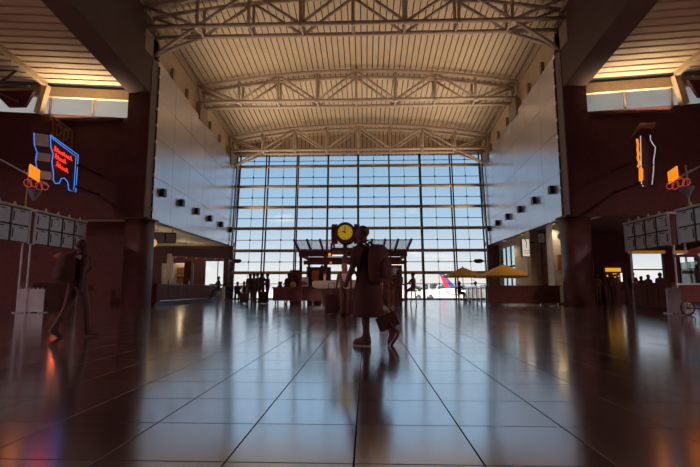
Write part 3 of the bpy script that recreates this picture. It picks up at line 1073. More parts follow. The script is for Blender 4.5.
def table(x, y, lb):
    t = thing('cafe_table', lb, 'table', (x, y, 0))
    MB().lathe((x, y, .72), [(.36, 0), (.38, .01), (.38, .03), (.36, .04)], 20).build('table_top', 'dark_gloss', t)
    MB().tube([(x, y, .03), (x, y, .72)], .03, 8).build('stem', 'black', t)
    MB().lathe((x, y, 0), [(.24, 0), (.24, .02), (.04, .05)], 16).build('foot', 'black', t)
def chair(x, y, rz, lb):
    t = thing('cafe_chair', lb, 'chair', (x, y, 0), 'dark chairs in the right dining area')
    t.rotation_euler[2] = rz
    base = (x, y, 0)
    for a in (-.19, .19):
        for b in (-.19, .19):
            MB().tube([(x + a * 1.1, y + b * 1.1, 0), (x + a, y + b, .45 if b > 0 else .88)], .016, 6).build('leg', 'black', t, base=None)
    MB().box(x - .22, x + .22, y - .22, y + .22, .43, .47).build('seat', 'dark_wood', t)
    for k in range(3):
        MB().box(x - .2, x + .2, y - .2, y - .18, .56 + k * .11, .63 + k * .11).build('back_slat', 'dark_wood', t)
table(U1.x - .1, 31.4, 'dark round cafe table below the smaller yellow parasol')
table(7.6, 26.2, 'dark round cafe table behind the dark low partition')
chair(U1.x - .75, 30.8, -1.2, 'dark cafe chair left of the table below the smaller parasol')
chair(U1.x + .1, 30.5, .2, 'dark cafe chair in front of the table below the smaller parasol')
chair(U1.x + .6, 31.6, 1.6, 'dark cafe chair right of the table below the smaller parasol')
chair(7.2, 25.5, .3, 'dark cafe chair behind the dark low partition')

# ---- clock on a post
ck = thing('post_clock', 'four-faced dark post clock with a lit yellow dial', 'clock', (at(345, 250, 14.5).x, 14.5, 0))
cc = at(345.2, 232.3, 14.05) + Vector((0, .45, 0))
def drum(c, axis, r, half, nm, mt, parent, n=28, inner=None):
    a = Vector(axis)
    u = Vector((0, 0, 1)) if abs(a.z) < .9 else Vector((1, 0, 0))
    p = a.cross(u).normalized()
    q = p.cross(a)
    c = Vector(c)
    b = MB()
    b.prism([c - a * half + (p * math.cos(2 * PI * k / n) + q * math.sin(2 * PI * k / n)) * r for k in range(n)], a * 2 * half)
    return b.build(nm, mt, parent)
post_x = ck.location.x
MB().lathe((post_x, 14.5, 0), [(.22, 0), (.22, .1), (.14, .16), (.12, .8), (.075, .9), (.065, 1.7), (.1, 1.8), (.06, 1.88), (.055, cc.z - .3)], 16).build('post', 'dark_gloss', ck, True)
for ax, nm in (((0, -1, 0), 'front'), ((0, 1, 0), 'rear'), ((-1, 0, 0), 'l'), ((1, 0, 0), 'r')):
    off = Vector(ax) * .36
    c = cc + off
    cs = drum(c, ax, .325, .09, 'dial_case', 'dark_gloss', ck)
    fc = drum(c + Vector(ax) * .095, ax, .235, .006, 'dial', 'clock_face', ck)
    if nm == 'front':
        for k in range(12):
            t_ = 2 * PI * k / 12
            r0 = .17 if k % 3 == 0 else .19
            MB().bar(c + Vector((r0 * math.sin(t_), -.104, r0 * math.cos(t_))), c + Vector((.22 * math.sin(t_), -.104, .22 * math.cos(t_))), .018, .01, (0, 1, 0)).build('hour_mark', 'black', fc)
        MB().bar(c + Vector((0, -.11, -.03)), c + Vector((-.015, -.11, .17)), .022, .01, (0, 1, 0)).build('minute_hand', 'black', fc)
        MB().bar(c + Vector((.02, -.112, -.01)), c + Vector((-.10, -.112, .03)), .03, .01, (0, 1, 0)).build('hour_hand', 'black', fc)
    MB().bar(cc, c, .12, .12).build('arm', 'dark_gloss', ck)
MB().lathe((post_x, 14.5, cc.z - .12), [(.10, 0), (.14, .1), (.10, .24), (.03, .4)], 14).build('hub', 'dark_gloss', ck)
MB().box(post_x - .46, post_x + .46, 14.44, 14.56, cc.z - .56, cc.z - .45).build('cross_bar', 'dark_gloss', ck)
for s in (-1, 1):
    MB().box(post_x + s * .44 - .03, post_x + s * .44 + .03, 14.46, 14.54, cc.z - .46, cc.z - .3).build('bracket', 'dark_gloss', ck)

# ---- coffee kiosk
KIOSK_FILL_W = 60.0
KY = 22.2
kl, kr = at(300, 252, KY).x, at(406, 252, KY).x
ks = thing('coffee_kiosk', 'dark coffee kiosk with flared glass awning in the middle of the hall', 'kiosk', ((kl + kr) / 2, KY, 0))
zt = at(350, 252, KY).z
tl, tr_, ztop = at(294, 240, 20.9), at(411.5, 240, 20.9), at(350, 240, 20.9).z
NA = 9
for k in range(NA):
    f0, f1 = k / NA, (k + 1) / NA
    a0 = Vector((kl + (kr - kl) * f0 + .05, KY, zt + .05))
    a1 = Vector((kl + (kr - kl) * f1 - .05, KY, zt + .05))
    b0 = Vector((tl.x + (tr_.x - tl.x) * f0 + .05, 20.9, ztop))
    b1 = Vector((tl.x + (tr_.x - tl.x) * f1 - .05, 20.9, ztop))
    MB().prism([a0, a1, b1, b0], (0, .01, .02)).build('awning_pane', 'glass_awning', ks)
for k in range(NA + 1):
    f0 = k / NA
    MB().bar((kl + (kr - kl) * f0, KY, zt), (tl.x + (tr_.x - tl.x) * f0, 20.9, ztop + .02), .09, .10).build('awning_rib', 'dark_gloss', ks)
MB().bar((tl.x, 20.9, ztop), (tr_.x, 20.9, ztop), .04, .04).build('awning_edge', 'dark_gloss', ks)
z2 = at(350, 256.5, KY).z
MB().box(kl - .05, kr + .05, KY - .1, KY + .1, z2, zt + .05).build('header', 'dark', ks)
z3a, z3b = at(350, 260.5, KY).z, at(350, 264.5, KY).z
MB().box(kl + .2, kr - .1, KY - .1, KY + .1, z3b, z3a).build('lower_header', 'dark', ks)
for xx in (kl + .05, kl + 1.25, kr - 1.2, kr - .05):
    MB().box(xx - .06, xx + .06, KY - .08, KY + .08, 0, z2).build('post', 'dark', ks)
for xx in (kl + .05, kr - .05):
    MB().box(xx - .06, xx + .06, 25.4, 25.52, 0, z2).build('post', 'dark', ks)
    MB().box(xx - .05, xx + .05, KY, 25.5, z2, z2 + .16).build('side_beam', 'dark', ks)
MB().box(kl - .05, kr + .05, 25.4, 25.55, z2, z2 + .2).build('rear_header', 'dark', ks)
MB().box(kl, kl + 1.3, 25.1, 25.4, 0, at(300, 267, 25).z).build('rear_cabinet', 'dark', ks)
MB().box(kr - 1.3, kr - .05, 24.2, 24.4, 0, at(400, 265, 24.2).z).build('sign_wall', 'dark', ks)
MB().box(kl + 1.3, kr - 1.3, 25.1, 25.4, 0, 1.3).build('rear_counter', 'dark_wood', ks)
lg = at(395.2, 271, 24.15)
lw = drum((lg.x, 24.17, lg.z), (0, -1, 0), .21, .02, 'round_logo', 'logo_green', ks)
rg = MB()
for k in range(20):
    t0, t1 = 2 * PI * k / 20, 2 * PI * (k + 1) / 20
    rg.tube([(lg.x + .185 * math.cos(t0), 24.14, lg.z + .185 * math.sin(t0)), (lg.x + .185 * math.cos(t1), 24.14, lg.z + .185 * math.sin(t1))], .016, 6)
rg.build('logo_ring', 'white', lw)
fg = MB().ball((lg.x, 24.13, lg.z + .03), .05, .015, .06, 8, 6)
for s in (-1, 1):
    fg.tube([(lg.x + s * .03, 24.13, lg.z - .1), (lg.x + s * .09, 24.13, lg.z - .05), (lg.x + s * .10, 24.13, lg.z + .05), (lg.x + s * .07, 24.13, lg.z + .1)], [.02, .018, .015, .012], 6)
fg.prism([(lg.x - .05, 24.13, lg.z + .09), (lg.x + .05, 24.13, lg.z + .09), (lg.x + .04, 24.13, lg.z + .14), (lg.x, 24.13, lg.z + .11), (lg.x - .04, 24.13, lg.z + .14)], (0, -.01, 0))
fg.tube([(lg.x, 24.13, lg.z), (lg.x, 24.13, lg.z - .11)], .03, 6)
fg.build('logo_figure', 'white', lw)
q = at(397, 263.3, KY + .6)
MB().box(q.x - .35, q.x + .35, KY + .5, KY + .6, q.z - .09, q.z + .09).build('strip_lamp', 'lamp_white', ks)
for px0, px1, py in ((337, 342, 249.6),):
    a, b = at(px0, py, KY - .14), at(px1, py, KY - .14)
    MB().box(a.x, b.x, KY - .16, KY - .11, a.z - .07, a.z + .07).build('strip_lamp', 'lamp_white', ks)
a = at(329.5, 254.5, KY - .15)
MB().ball((a.x, KY - .16, a.z), .07, .04, .08).build('orange_sign_lamp', 'neon_orange', ks)
for k in range(6):
    q = at(333 + k * 2.0, 255.3, KY - .15)
    MB().box(q.x - .03, q.x + .03, KY - .14, KY - .10, q.z - .03, q.z + .03).build('sign_letter', 'lamp_white', ks)
q = at(331, 262, KY)
MB().ball((q.x, KY - .2, q.z - .05), .06).build('red_lamp', 'lamp_red', ks)
a, b = at(312, 270.5, 24.9), at(319, 280, 24.9)
MB().box(a.x, b.x, 24.8, 24.9, b.z, a.z).build('lit_menu', 'poster', ks)
a = at(307, 266.5, 24.8)
MB().bar((a.x, 24.85, a.z), (a.x, 24.85, 1.2), .05, .05).build('pipe', 'wood', ks)
for px in (322, 384):       # lamps added under the lower header to brighten woman and counter
    q = at(px, 265.5, KY - .25)
    sp = MB().lathe((q.x, KY - .25, q.z - .12), [(.09, 0), (.07, .1), (.02, .14)], 10).build('counter_fill_lamp', 'dark', ks)
    MB().tube([(q.x, KY - .25, q.z), (q.x, KY, q.z + .05)], .015, 6).build('lamp_arm', 'dark', sp)
    ld = bpy.data.lights.new('counter_fill_light', 'SPOT')
    ld.energy = KIOSK_FILL_W
    ld.color = (1, .86, .70)
    ld.spot_size = math.radians(110)
    ld.spot_blend = .6
    ld.shadow_soft_size = .06
    lo = bpy.data.objects.new('counter_fill_light', ld)
    COL.objects.link(lo)
    lo.parent = ks
    lo.location = Vector((q.x, KY - .25, q.z - .15)) - origin(ks)
    lo.rotation_euler = Vector((0, -.3, -1)).normalized().to_track_quat('-Z', 'Y').to_euler()
# oval white counter
q = at(337, 283, 17.5)
oc = thing('oval_counter', 'white oval service counter behind the blond woman', 'counter', (q.x, 17.9, 0))
MB().loft([(q.x, 17.9, .12, .55, .4), (q.x, 17.9, .6, .62, .45), (q.x, 17.9, .82, .78, .55)], 24).build('pedestal', 'dark_gloss', oc, True)
MB().loft([(q.x, 17.9, .82, .82, .58), (q.x, 17.9, .9, 1.0, .66), (q.x, 17.9, 1.08, 1.02, .68), (q.x, 17.9, 1.12, .95, .62)], 28).build('counter_top', 'sign_face', oc, True)
MB().loft([(q.x, 17.9, 0, .5, .36), (q.x, 17.9, .12, .5, .36)], 20).build('plinth', 'black', oc)
# display cart left of the kiosk
ca, cb_ = at(273, 288, 22.6), at(324, 288, 22.6)
ct = thing('display_cart', 'long dark display cart left of the coffee kiosk', 'cart', ((ca.x + cb_.x) / 2, 22.9, 0))
MB().box(ca.x, cb_.x, 22.6, 23.4, .22, .84).build('body', 'dark_wood', ct)
MB().box(ca.x - .04, cb_.x + .04, 22.55, 23.45, .84, .9).build('top', 'dark_gloss', ct)
for k in range(6):
    xx = ca.x + .12 + k * (cb_.x - ca.x - .24) / 5
    for yy in (22.7, 23.3):
        MB().tube([(xx, yy, 0), (xx, yy, .22)], .035, 8).build('leg', 'chrome', ct)
for k in range(4):
    xa = ca.x + .06 + k * (cb_.x - ca.x) / 4
    MB().box(xa, xa + .5, 22.58, 22.6, .3, .78).build('front_panel', 'dark', ct)
for px, wd, hh, mt, lb in ((280, .16, .28, 'black', 'small black till on the left end of the display cart'), (286, .14, .26, 'black', 'second small black till on the display cart'), (293, .26, .24, 'popcorn', 'yellow goods bag on the display cart')):
    q = at(px, 286, 22.9)
    t = thing('till' if mt == 'black' else 'goods_bag', lb, 'till' if mt == 'black' else 'bag', (q.x, 22.9, .9))
    if mt == 'black':
        MB().box(q.x - wd / 2 - .04, q.x + wd / 2 + .04, 22.8, 23.0, .9, .98).build('base', mt, t)
        MB().hexa([(q.x - wd / 2, 22.88, .98), (q.x + wd / 2, 22.88, .98), (q.x + wd / 2, 22.93, .98), (q.x - wd / 2, 22.93, .98), (q.x - wd / 2 - .02, 22.94, .9 + hh), (q.x + wd / 2 + .02, 22.94, .9 + hh), (q.x + wd / 2 + .02, 22.99, .9 + hh), (q.x - wd / 2 - .02, 22.99, .9 + hh)]).build('screen', mt, t)
    else:
        MB().loft([(q.x, 22.95, .9, .15, .1), (q.x, 22.95, 1.02, .17, .12), (q.x, 22.95, 1.13, .10, .07), (q.x, 22.95, 1.16, .04, .03)], 12).build('sack', mt, t, True)
        MB().tube([(q.x - .03, 22.95, 1.15), (q.x, 22.95, 1.22), (q.x + .03, 22.95, 1.15)], .012, 6).build('tie', mt, t)
a, b = at(300.5, 277, 22.8), at(308, 287.5, 22.8)
t = thing('display_board', 'white and pink display board standing on the display cart', 'board', ((a.x + b.x) / 2, 22.9, .9))
MB().box(a.x, b.x, 22.88, 22.92, .93, a.z).build('board', 'sign_face', t)
MB().prism([(a.x + .03, 22.875, 1.0), (b.x - .03, 22.875, 1.0), (b.x - .05, 22.875, 1.12), (a.x + .12, 22.875, 1.22), (a.x + .05, 22.875, 1.15)], (0, -.004, 0)).build('print', 'pink', t)
MB().box(a.x - .02, b.x + .02, 22.85, 22.98, .9, .93).build('foot', 'black', t)
a, b = at(290, 270, 24.2), at(300, 290, 24.2)
t = thing('vending_cabinet', 'tall dark cabinet behind the display cart', 'cabinet', ((a.x + b.x) / 2, 24.4, 0))
MB().box(a.x, b.x, 24.2, 24.8, .08, a.z).build('body', 'dark', t)
MB().box(a.x + .04, b.x - .04, 24.17, 24.2, .2, a.z - .1).build('door', 'dark_gloss', t)
MB().box(a.x + .02, b.x - .02, 24.25, 24.75, 0, .08).build('plinth', 'black', t)

# ---- food stalls in the side aisles: sign boards of square panels on posts, counters below
def stall_board(x, face, ya, yb, ncol, lb, bulbs=True):
    z0, z1 = 2.42, 3.62
    t = thing('stall_signboard', lb, 'signboard', (x, (ya + yb) / 2, 0))
    MB().box(x - face * .02, x - face * .22, ya, yb, z0 + .03, z1 + .02).build('case', 'dark', t)
    w = (yb - ya) / ncol
    for q in range(2):
        for k in range(ncol):
            MB().box(x - face * .02, x + face * .04, ya + k * w + .05, ya + (k + 1) * w - .05, z0 + .05 + q * .59, z0 + .58 + q * .59).build('panel', 'grey_blue', t)
            MB().box(x + face * .04, x + face * .06, ya + k * w + .09, ya + k * w + .12, z0 + .16 + q * .59, z0 + .48 + q * .59).build('hinge', 'black', t)
            MB().box(x + face * .04, x + face * .06, ya + (k + .5) * w - .06, ya + (k + .5) * w + .14, z0 + .50 + q * .59, z0 + .53 + q * .59).build('latch', 'black', t)
    for k in range(ncol + 1):
        MB().box(x, x + face * .05, ya + k * w - .035, ya + k * w + .035, z0, z1).build('stile', 'black' if 0 < k < ncol else 'grey_blue', t)
    MB().box(x - face * .3, x + face * .1, ya - .03, yb + .03, z1 + .02, z1 + .09).build('ledge', 'grey_ledge', t)
    if bulbs:
        nb = int((yb - ya) / .34)
        for k in range(nb):
            yy = ya + .2 + k * .34
            MB().lathe((x, yy, z1 + .09), [(.045, 0), (.04, .07), (.02, .13)], 8).build('bulb', 'grey_ledge' if k % 2 else 'black', t)
    for yy in (ya + .05, yb - .05):
        MB().tube([(x - face * .12, yy, 0), (x - face * .12, yy, z0 + .05)], .035, 8).build('post', 'grey_blue', t)
    return t
stall_board(-12.2, 1, 13.1, 15.72, 3, 'grey panelled stall signboard cut by the left edge of the photo')
stall_board(-12.2, 1, 16.0, 18.95, 4, 'grey panelled stall signboard above the left walking traveller')
stall_board(11.5, -1, 17.3, 20.2, 4, 'grey panelled stall signboard above the bright right aisle windows')
stall_board(11.5, -1, 14.2, 16.8, 3, 'grey panelled stall signboard cut by the right edge of the photo')
def stall_counter(x, face, ya, yb, lb):
    x += face * .6
    t = thing('stall_counter', lb, 'counter', (x, (ya + yb) / 2, 0))
    MB().box(x, x - face * .42, ya, yb, .08, 1.0).build('body', 'dark_wood', t)
    MB().box(x + face * .06, x - face * .46, ya - .05, yb + .05, 1.0, 1.05).build('counter_top', 'dark_gloss', t)
    MB().box(x - face * .05, x - face * .38, ya, yb, 0, .08).build('kick', 'black', t)
    k = ya
    while k < yb - .5:
        MB().box(x, x + face * .02, k + .05, k + .72, .15, .95).build('front_panel', 'dark', t)
        k += .75
stall_counter(-12.9, 1, 16.3, 18.7, 'dark stall counter below the left walking traveller signboard')
stall_counter(12.2, -1, 17.6, 20.0, 'dark stall counter below the right signboard of four columns')
# acrylic queue barriers
for px0, px1, y, lb, np_ in ((18.5, 44, 15.0, 'pale acrylic queue barrier at the left stall', 2), (666.5, 690, 15.2, 'pale acrylic queue barrier beside the popcorn cart', 3)):
    a, b = at(px0, 289, y), at(px1, 289, y)
    t = thing('queue_barrier', lb, 'barrier', ((a.x + b.x) / 2, y, 0))
    w = (b.x - a.x) / np_
    for k in range(np_):
        MB().box(a.x + k * w + .012, a.x + (k + 1) * w - .012, y, y + .03, .03, .80).build('panel', 'acrylic', t)
        for q in range(3):
            xx = a.x + k * w + w * (q + .5) / 3
            MB().lathe((xx, y + .015, .80), [(.03, 0), (.03, .03), (.01, .045)], 8).build('knob', 'acrylic', t)
    for k in range(np_ + 1):
        MB().box(a.x + k * w - .012, a.x + k * w + .012, y - .01, y + .04, 0, .8).build('post', 'grey_blue', t)
    for k in (0, np_):
        MB().box(a.x + k * w - .02, a.x + k * w + .02, y - .2, y + .23, 0, .03).build('foot', 'grey_blue', t)

# ---- neon signs
def neon_tube(pts, r, nm, mt, parent, n=6):
    return MB().tube(pts, r, n).build(nm, mt, parent, True)
# left: blue outlined sign with red script
sA, sB = at(50, 160, 16.6), at(75.5, 160, 18.9)
o0 = Vector((sA.x, 16.6, 0))
d0 = Vector((sB.x, 18.9, 0)) - o0
def S(px, py):
    """point of the sign plane seen at a surveyed pixel"""
    d = RT * ((px - 350) / FPX) - UP * ((py - 233.5) / FPX) + FW
    nrm = Vector((d0.y, -d0.x, 0))
    k = (o0 - Vector((0, 0, 0))).dot(nrm) / d.dot(nrm)
    return d * k + Vector((0, 0, HCAM))
nrm = Vector((d0.y, -d0.x, 0)).normalized()
ns = thing('neon_sign', 'blue outlined neon sign with three lines of red script', 'neon sign', (o0.x + d0.x, 19.0, 4.8))
outl = [(49.5, 135), (77.5, 155), (75, 192), (68, 190), (67, 182), (63.5, 178), (60.5, 178.5), (58.5, 183), (54.5, 183.5), (52.5, 180), (52.5, 172), (51, 162), (52.3, 154), (50, 147)]
P3 = [S(*p) for p in outl]
MB().prism([p - nrm * .02 for p in P3], -nrm * .16).build('sign_box', 'dark', ns)
neon_tube([p + nrm * .03 for p in P3 + P3[:1]], .019, 'outline_tube', 'neon_blue', ns)
c2 = sum(P3, Vector((0, 0, 0))) / len(P3)
neon_tube([S(50.5, 137.5) + nrm * .03, S(75.3, 156.5) + nrm * .03, S(73, 190) + nrm * .03], .016, 'inner_tube', 'neon_blue', ns)
def script(x0, y0, x1, y1, nl, amp, sd_):
    rnd = random.Random(sd_)
    pts = []
    for k in range(nl * 6 + 1):
        f = k / (nl * 6)
        ph = k / 6 * 2 * PI
        big = 1.6 if k < 7 else (1.25 if (k // 6) % 3 == 1 else .8)
        px = x0 + (x1 - x0) * f + .35 * math.sin(ph)
        py = y0 + (y1 - y0) * f - amp * big * (.5 - .5 * math.cos(ph))
        pts.append(S(px, py) + nrm * .05)
    return pts
for (xa, ya, xb, yb, nl, nm) in ((52.8, 150, 70.5, 160.5, 8, 1), (53.5, 157.5, 64.5, 163.5, 5, 2), (55, 165.5, 66.5, 172.5, 5, 3)):
    neon_tube(script(xa, ya, xb, yb, nl, 2.9, nm), .03, 'script_tube', 'neon_red', ns)
# stepped side return with lit cream facets
edge = [(49.5, 135), (50, 147), (52.3, 154), (51, 162), (52.5, 172), (52.5, 180), (54.5, 183.5)]
back = -nrm * .55
ob = []
for k in range(len(edge) - 1):
    a, b = S(*edge[k]), S(*edge[k + 1])
    MB().prism([a - nrm * .04, b - nrm * .04, b + Vector((-.42, -.25, 0)), a + Vector((-.42, -.25, 0))], (0, .03, 0)).build('return_facet', 'dark' if k % 2 else 'cream_wall', ns)
    ob.append(a + Vector((-.42, -.27, 0)))
ob.append(S(*edge[-1]) + Vector((-.42, -.27, 0)))
neon_tube(ob, .016, 'return_tube', 'neon_blue', ns)
MB().bar(S(76, 165), Vector((S(76, 165).x, 20.8, S(76, 165).z)), .1, .1).build('wall_arm', 'dark', ns)
MB().bar(S(74, 186), Vector((S(74, 186).x, 20.8, S(74, 186).z)), .1, .1).build('wall_arm', 'dark', ns)
# brown panel above
bp_ = thing('brown_sign', 'dim brown panel sign with raised letters above the neon sign', 'sign', (-12.9, 20.7, 7))
q = [at(53, 117, 20.5), at(72.5, 131, 20.7), at(72, 152, 20.7), at(53, 142, 20.5)]
MB().prism(q, (0, .12, 0)).build('panel', 'dark_wood', bp_)
for a, b in zip(q, q[1:] + q[:1]):
    MB().bar(a, b, .07, .1, (0, 1, 0)).build('frame_bar', 'wood', bp_)
for px in (57, 64):
    lt = MB()
    c = at(px, 131 + (px - 57) * .6, 20.45)
    lt.tube([c + Vector((0, 0, .35)), c + Vector((.2, 0, .2)), c + Vector((.22, 0, -.1)), c + Vector((0, 0, -.3)), c + Vector((0, 0, .35))], .04, 6)
    lt.build('letter', 'wood', bp_)

# right: narrow neon sign seen edge-on
rn = thing('edge_neon_sign', 'narrow white and orange neon sign seen edge-on on the right bulkhead', 'neon sign', (10.9, 17, 4.6))
def Rr(px, py, y=17.0):
    return at(px, py, y)
neon_tube([Rr(640.5, 136), Rr(640.8, 150), Rr(641.5, 184)], .02, 'white_tube', 'neon_white', rn)
neon_tube([Rr(642.2, 140, 17.4), Rr(642.8, 186, 17.4)], .02, 'white_tube', 'neon_white', rn)
neon_tube([Rr(643, 145.5, 18), Rr(645.5, 146, 18), Rr(644.5, 186, 18), Rr(642.5, 186, 18)], .024, 'white_tube', 'neon_white', rn)
neon_tube([Rr(650.3, 135, 18.6), Rr(650.5, 140, 18.6), Rr(653, 144, 18.6), Rr(655.3, 147, 18.6), Rr(655, 152, 18.6), Rr(653.6, 160, 18.6), Rr(653.6, 170, 18.6), Rr(652, 184.5, 18.6)], .02, 'white_tube', 'neon_white', rn)
for pts in ([(637, 139), (638, 145), (637.5, 150), (639, 155)], [(638.5, 152), (637.8, 158), (639.5, 163), (638, 167)], [(640, 168), (642, 169), (642, 180), (640, 181), (640, 168)]):
    neon_tube([Rr(*p) for p in pts], .045, 'orange_tube', 'neon_orange', rn)
a, b, c, d = Rr(640.2, 136, 17.05), Rr(645.8, 146, 18.05), Rr(645, 187, 18.05), Rr(641, 184, 17.05)
MB().prism([a, b, c, d], (.12, .0, 0)).build('sign_box', 'dark', rn)
for z_ in (5.2, 6.2):
    MB().bar((b.x + .1, 18.05, z_), (b.x + .1, 20.8, z_), .1, .1).build('wall_arm', 'dark', rn)
    MB().bar(Rr(653.6, 165, 18.6), Vector((b.x + .1, 18.7, Rr(653.6, 165, 18.6).z)), .05, .05).build('strut', 'dark', rn)
hd = thing('sign_canopy', 'small brown cap board above the narrow neon sign', 'sign', (10.6, 20.5, 7))
q = [at(637, 128, 20.2), at(641, 122.5, 20.5), at(656, 122.5, 20.7), at(654, 128, 20.7), at(642, 127, 20.4), at(632, 137, 20.2)]
MB().prism(q, (0, .1, 0)).build('board', 'wood', hd)
MB().bar(q[2], q[2] + Vector((0, .15, 0)), .1, .1).build('bracket', 'dark', hd)

# cocktail signs: orange board, looping tubes, funnel glass, rod with bulbs
def cocktail(x, y, sd_, lb, bo=-.1, fo_=0.0):
    s = sd_
    t = thing('cocktail_sign', lb, 'neon sign', (x, y, 3.71))
    z = 4.55
    MB().tube([(x - s * .2, y, 3.71), (x - s * .2, y, z + .75)], .03, 8).build('pole', 'post_tan', t)
    MB().lathe((x + s * .12, y - .05 + fo_, 3.98), [(.02, 0), (.06, .05), (.24, .38), (.25, .40)], 14).build('funnel_glass', 'funnel', t)
    a = Vector((x - s * .12, y + bo, z + .35))
    e = Vector((s * .04, .45, -.12))
    MB().prism([a, a + e, a + e + Vector((0, 0, .45)), a + Vector((0, 0, .45))], (s * .05, 0, 0)).build('orange_board', 'neon_orange', t)
    for k in range(4):
        pts = []
        cy, cz = y - .35 + .24 * k, z + .02 + .06 * (k % 2)
        for q in range(9):
            th = q / 8 * 2 * PI * (.85 if k % 2 else 1) + k
            pts.append((x + s * (.08 + .03 * k), cy + .2 * math.cos(th), cz + .14 * math.sin(th)))
        neon_tube(pts, .018, 'loop_tube', 'neon_rose', t)
    p0, p1 = Vector((x - s * .2, y - 1.3, z + .62)), Vector((x - s * .2, y + 1.1, z + .25))
    MB().tube([p0, p1], .025, 6).build('rod', 'grey_blue', t)
    for k in range(9):
        q = p0.lerp(p1, .45 + .06 * k)
        MB().ball(q + Vector((0, 0, .05)), .03, n=6, m_=4).build('bulb', 'grey_ledge', t)
cocktail(-12.2, 15.75, 1, 'orange and rose neon cocktail sign on the left stall signboard')
cocktail(11.5, 16.45, -1, 'orange and rose neon cocktail sign on the right stall signboard', .3, -.35)

# ---- popcorn cart
pc = thing('popcorn_cart', 'popcorn cart with pink scalloped top and spoked wheels at the right edge', 'cart', (10.3, 13.6, 0))
px0, px1, py0, py1 = 9.55, 10.9, 13.3, 14.2
MB().box(px0 + .05, px1 - .05, py0, py1, .42, .92).build('body', 'pink', pc)
MB().box(px0, px1, py0 - .05, py1 + .05, .92, .97).build('deck', 'chrome', pc)
for xx in (px0 + .05, px1 - .05):
    for yy in (py0 + .03, py1 - .03):
        MB().box(xx - .03, xx + .03, yy - .03, yy + .03, .97, 1.78).build('corner_post', 'dark', pc)
MB().box(px0 + .1, px1 - .1, py0, py0 + .015, .97, 1.6).build('glass_front', 'glass_rail', pc)
MB().box(px0 + .04, px0 + .055, py0 + .06, py1 - .06, .97, 1.6).build('glass_side', 'glass_rail', pc)
MB().box(px0 + .1, px1 - .1, py0 + .05, py1 - .05, .97, 1.42).build('popcorn_heap', 'popcorn', pc)
MB().box(px0 + .08, px1 - .08, py0 - .01, py0 + .03, 1.62, 1.74).build('light_band', 'white', pc)
MB().box(px0 - .05, px1 + .05, py0 - .1, py1 + .1, 1.78, 1.84).build('roof', 'pink', pc)
for k in range(8):
    xx = px0 + .02 + k * .185
    MB().prism([(xx + .085 * math.cos(PI + PI * q / 6), py0 - .11, 1.80 + .09 * math.sin(PI + PI * q / 6)) for q in range(7)], (0, .015, 0)).build('scallop', 'pink' if k % 2 else 'white', pc)
MB().loft([((px0 + px1) / 2, (py0 + py1) / 2, 1.84, .62, .45), ((px0 + px1) / 2, (py0 + py1) / 2, 1.98, .5, .36), ((px0 + px1) / 2, (py0 + py1) / 2, 2.06, .25, .18)], 20).build('dome', 'pink', pc, True)
for yy in (py0 - .12, py1 + .12):
    wh = MB()
    cx_, cz_, r_ = px0 + .30, .225, .205
    ring = [(cx_ + r_ * math.cos(2 * PI * k / 24), yy, cz_ + r_ * math.sin(2 * PI * k / 24)) for k in range(25)]
    wh.tube(ring, .022, 6, False)
    w_ = wh.build('wheel', 'dark', pc)
    for k in range(8):
        MB().tube([(cx_, yy, cz_), (cx_ + r_ * math.cos(2 * PI * k / 8), yy, cz_ + r_ * math.sin(2 * PI * k / 8))], .012, 5).build('spoke', 'chrome', w_)
    MB().box(cx_ - .02, cx_ + .02, min(yy, py0), max(yy, py0), cz_ - .02, cz_ + .02).build('axle', 'dark', w_)
    MB().box(px1 - .2, px1 - .14, yy - .03, yy + .03, 0, .45).build('leg', 'dark', pc)

# ---- lit yellow sign and menu at the right aisle
a, b = at(606.5, 268, 26.5), at(621, 271.5, 26.5)
ys_ = thing('yellow_lightbox', 'lit yellow lightbox over a small menu at the right aisle', 'sign', ((a.x + b.x) / 2, 26.6, 0))
MB().box(a.x, b.x, 26.5, 26.65, b.z, a.z).build('lightbox', 'sign_yellow', ys_)
MB().box(a.x - .1, b.x + .1, 26.65, 26.75, 0, a.z + .1).build('back_board', 'dark', ys_)
random.seed(11)
for k in range(14):
    q = at(607 + random.uniform(0, 13), 273.5 + random.uniform(0, 5.5), 26.6)
    MB().box(q.x - .04, q.x + .04, 26.62, 26.65, q.z - .025, q.z + .025).build('menu_light', 'lamp_warm' if k % 2 else 'beige', ys_)
a, b = at(622, 273, 26.5), at(622, 281.5, 26.5)
MB().box(a.x - .03, a.x + .03, 26.55, 26.6, b.z, a.z).build('tube_lamp', 'lamp_white', ys_)
# red lamp in the left stall
q = at(60, 256, 17.6)
t = thing('red_stall_lamp', 'glowing red stall lamp below the left signboard', 'lamp', (q.x, 17.6, q.z))
MB().lathe((q.x, 17.6, q.z - .1), [(.05, 0), (.22, .03), (.24, .1), (.10, .2), (.02, .24), (.02, .5)], 14).build('shade', 'wood', t, True)
MB().ball((q.x, 17.6, q.z - .12), .09).build('bulb', 'lamp_red', t, True)
ld = bpy.data.lights.new('red_stall_light', 'POINT')
ld.energy = 2.5
ld.color = (1, .16, .05)
ld.shadow_soft_size = .1
lo = bpy.data.objects.new('red_stall_light', ld)
COL.objects.link(lo)
lo.parent = t
lo.location = (0, 0, -.28)

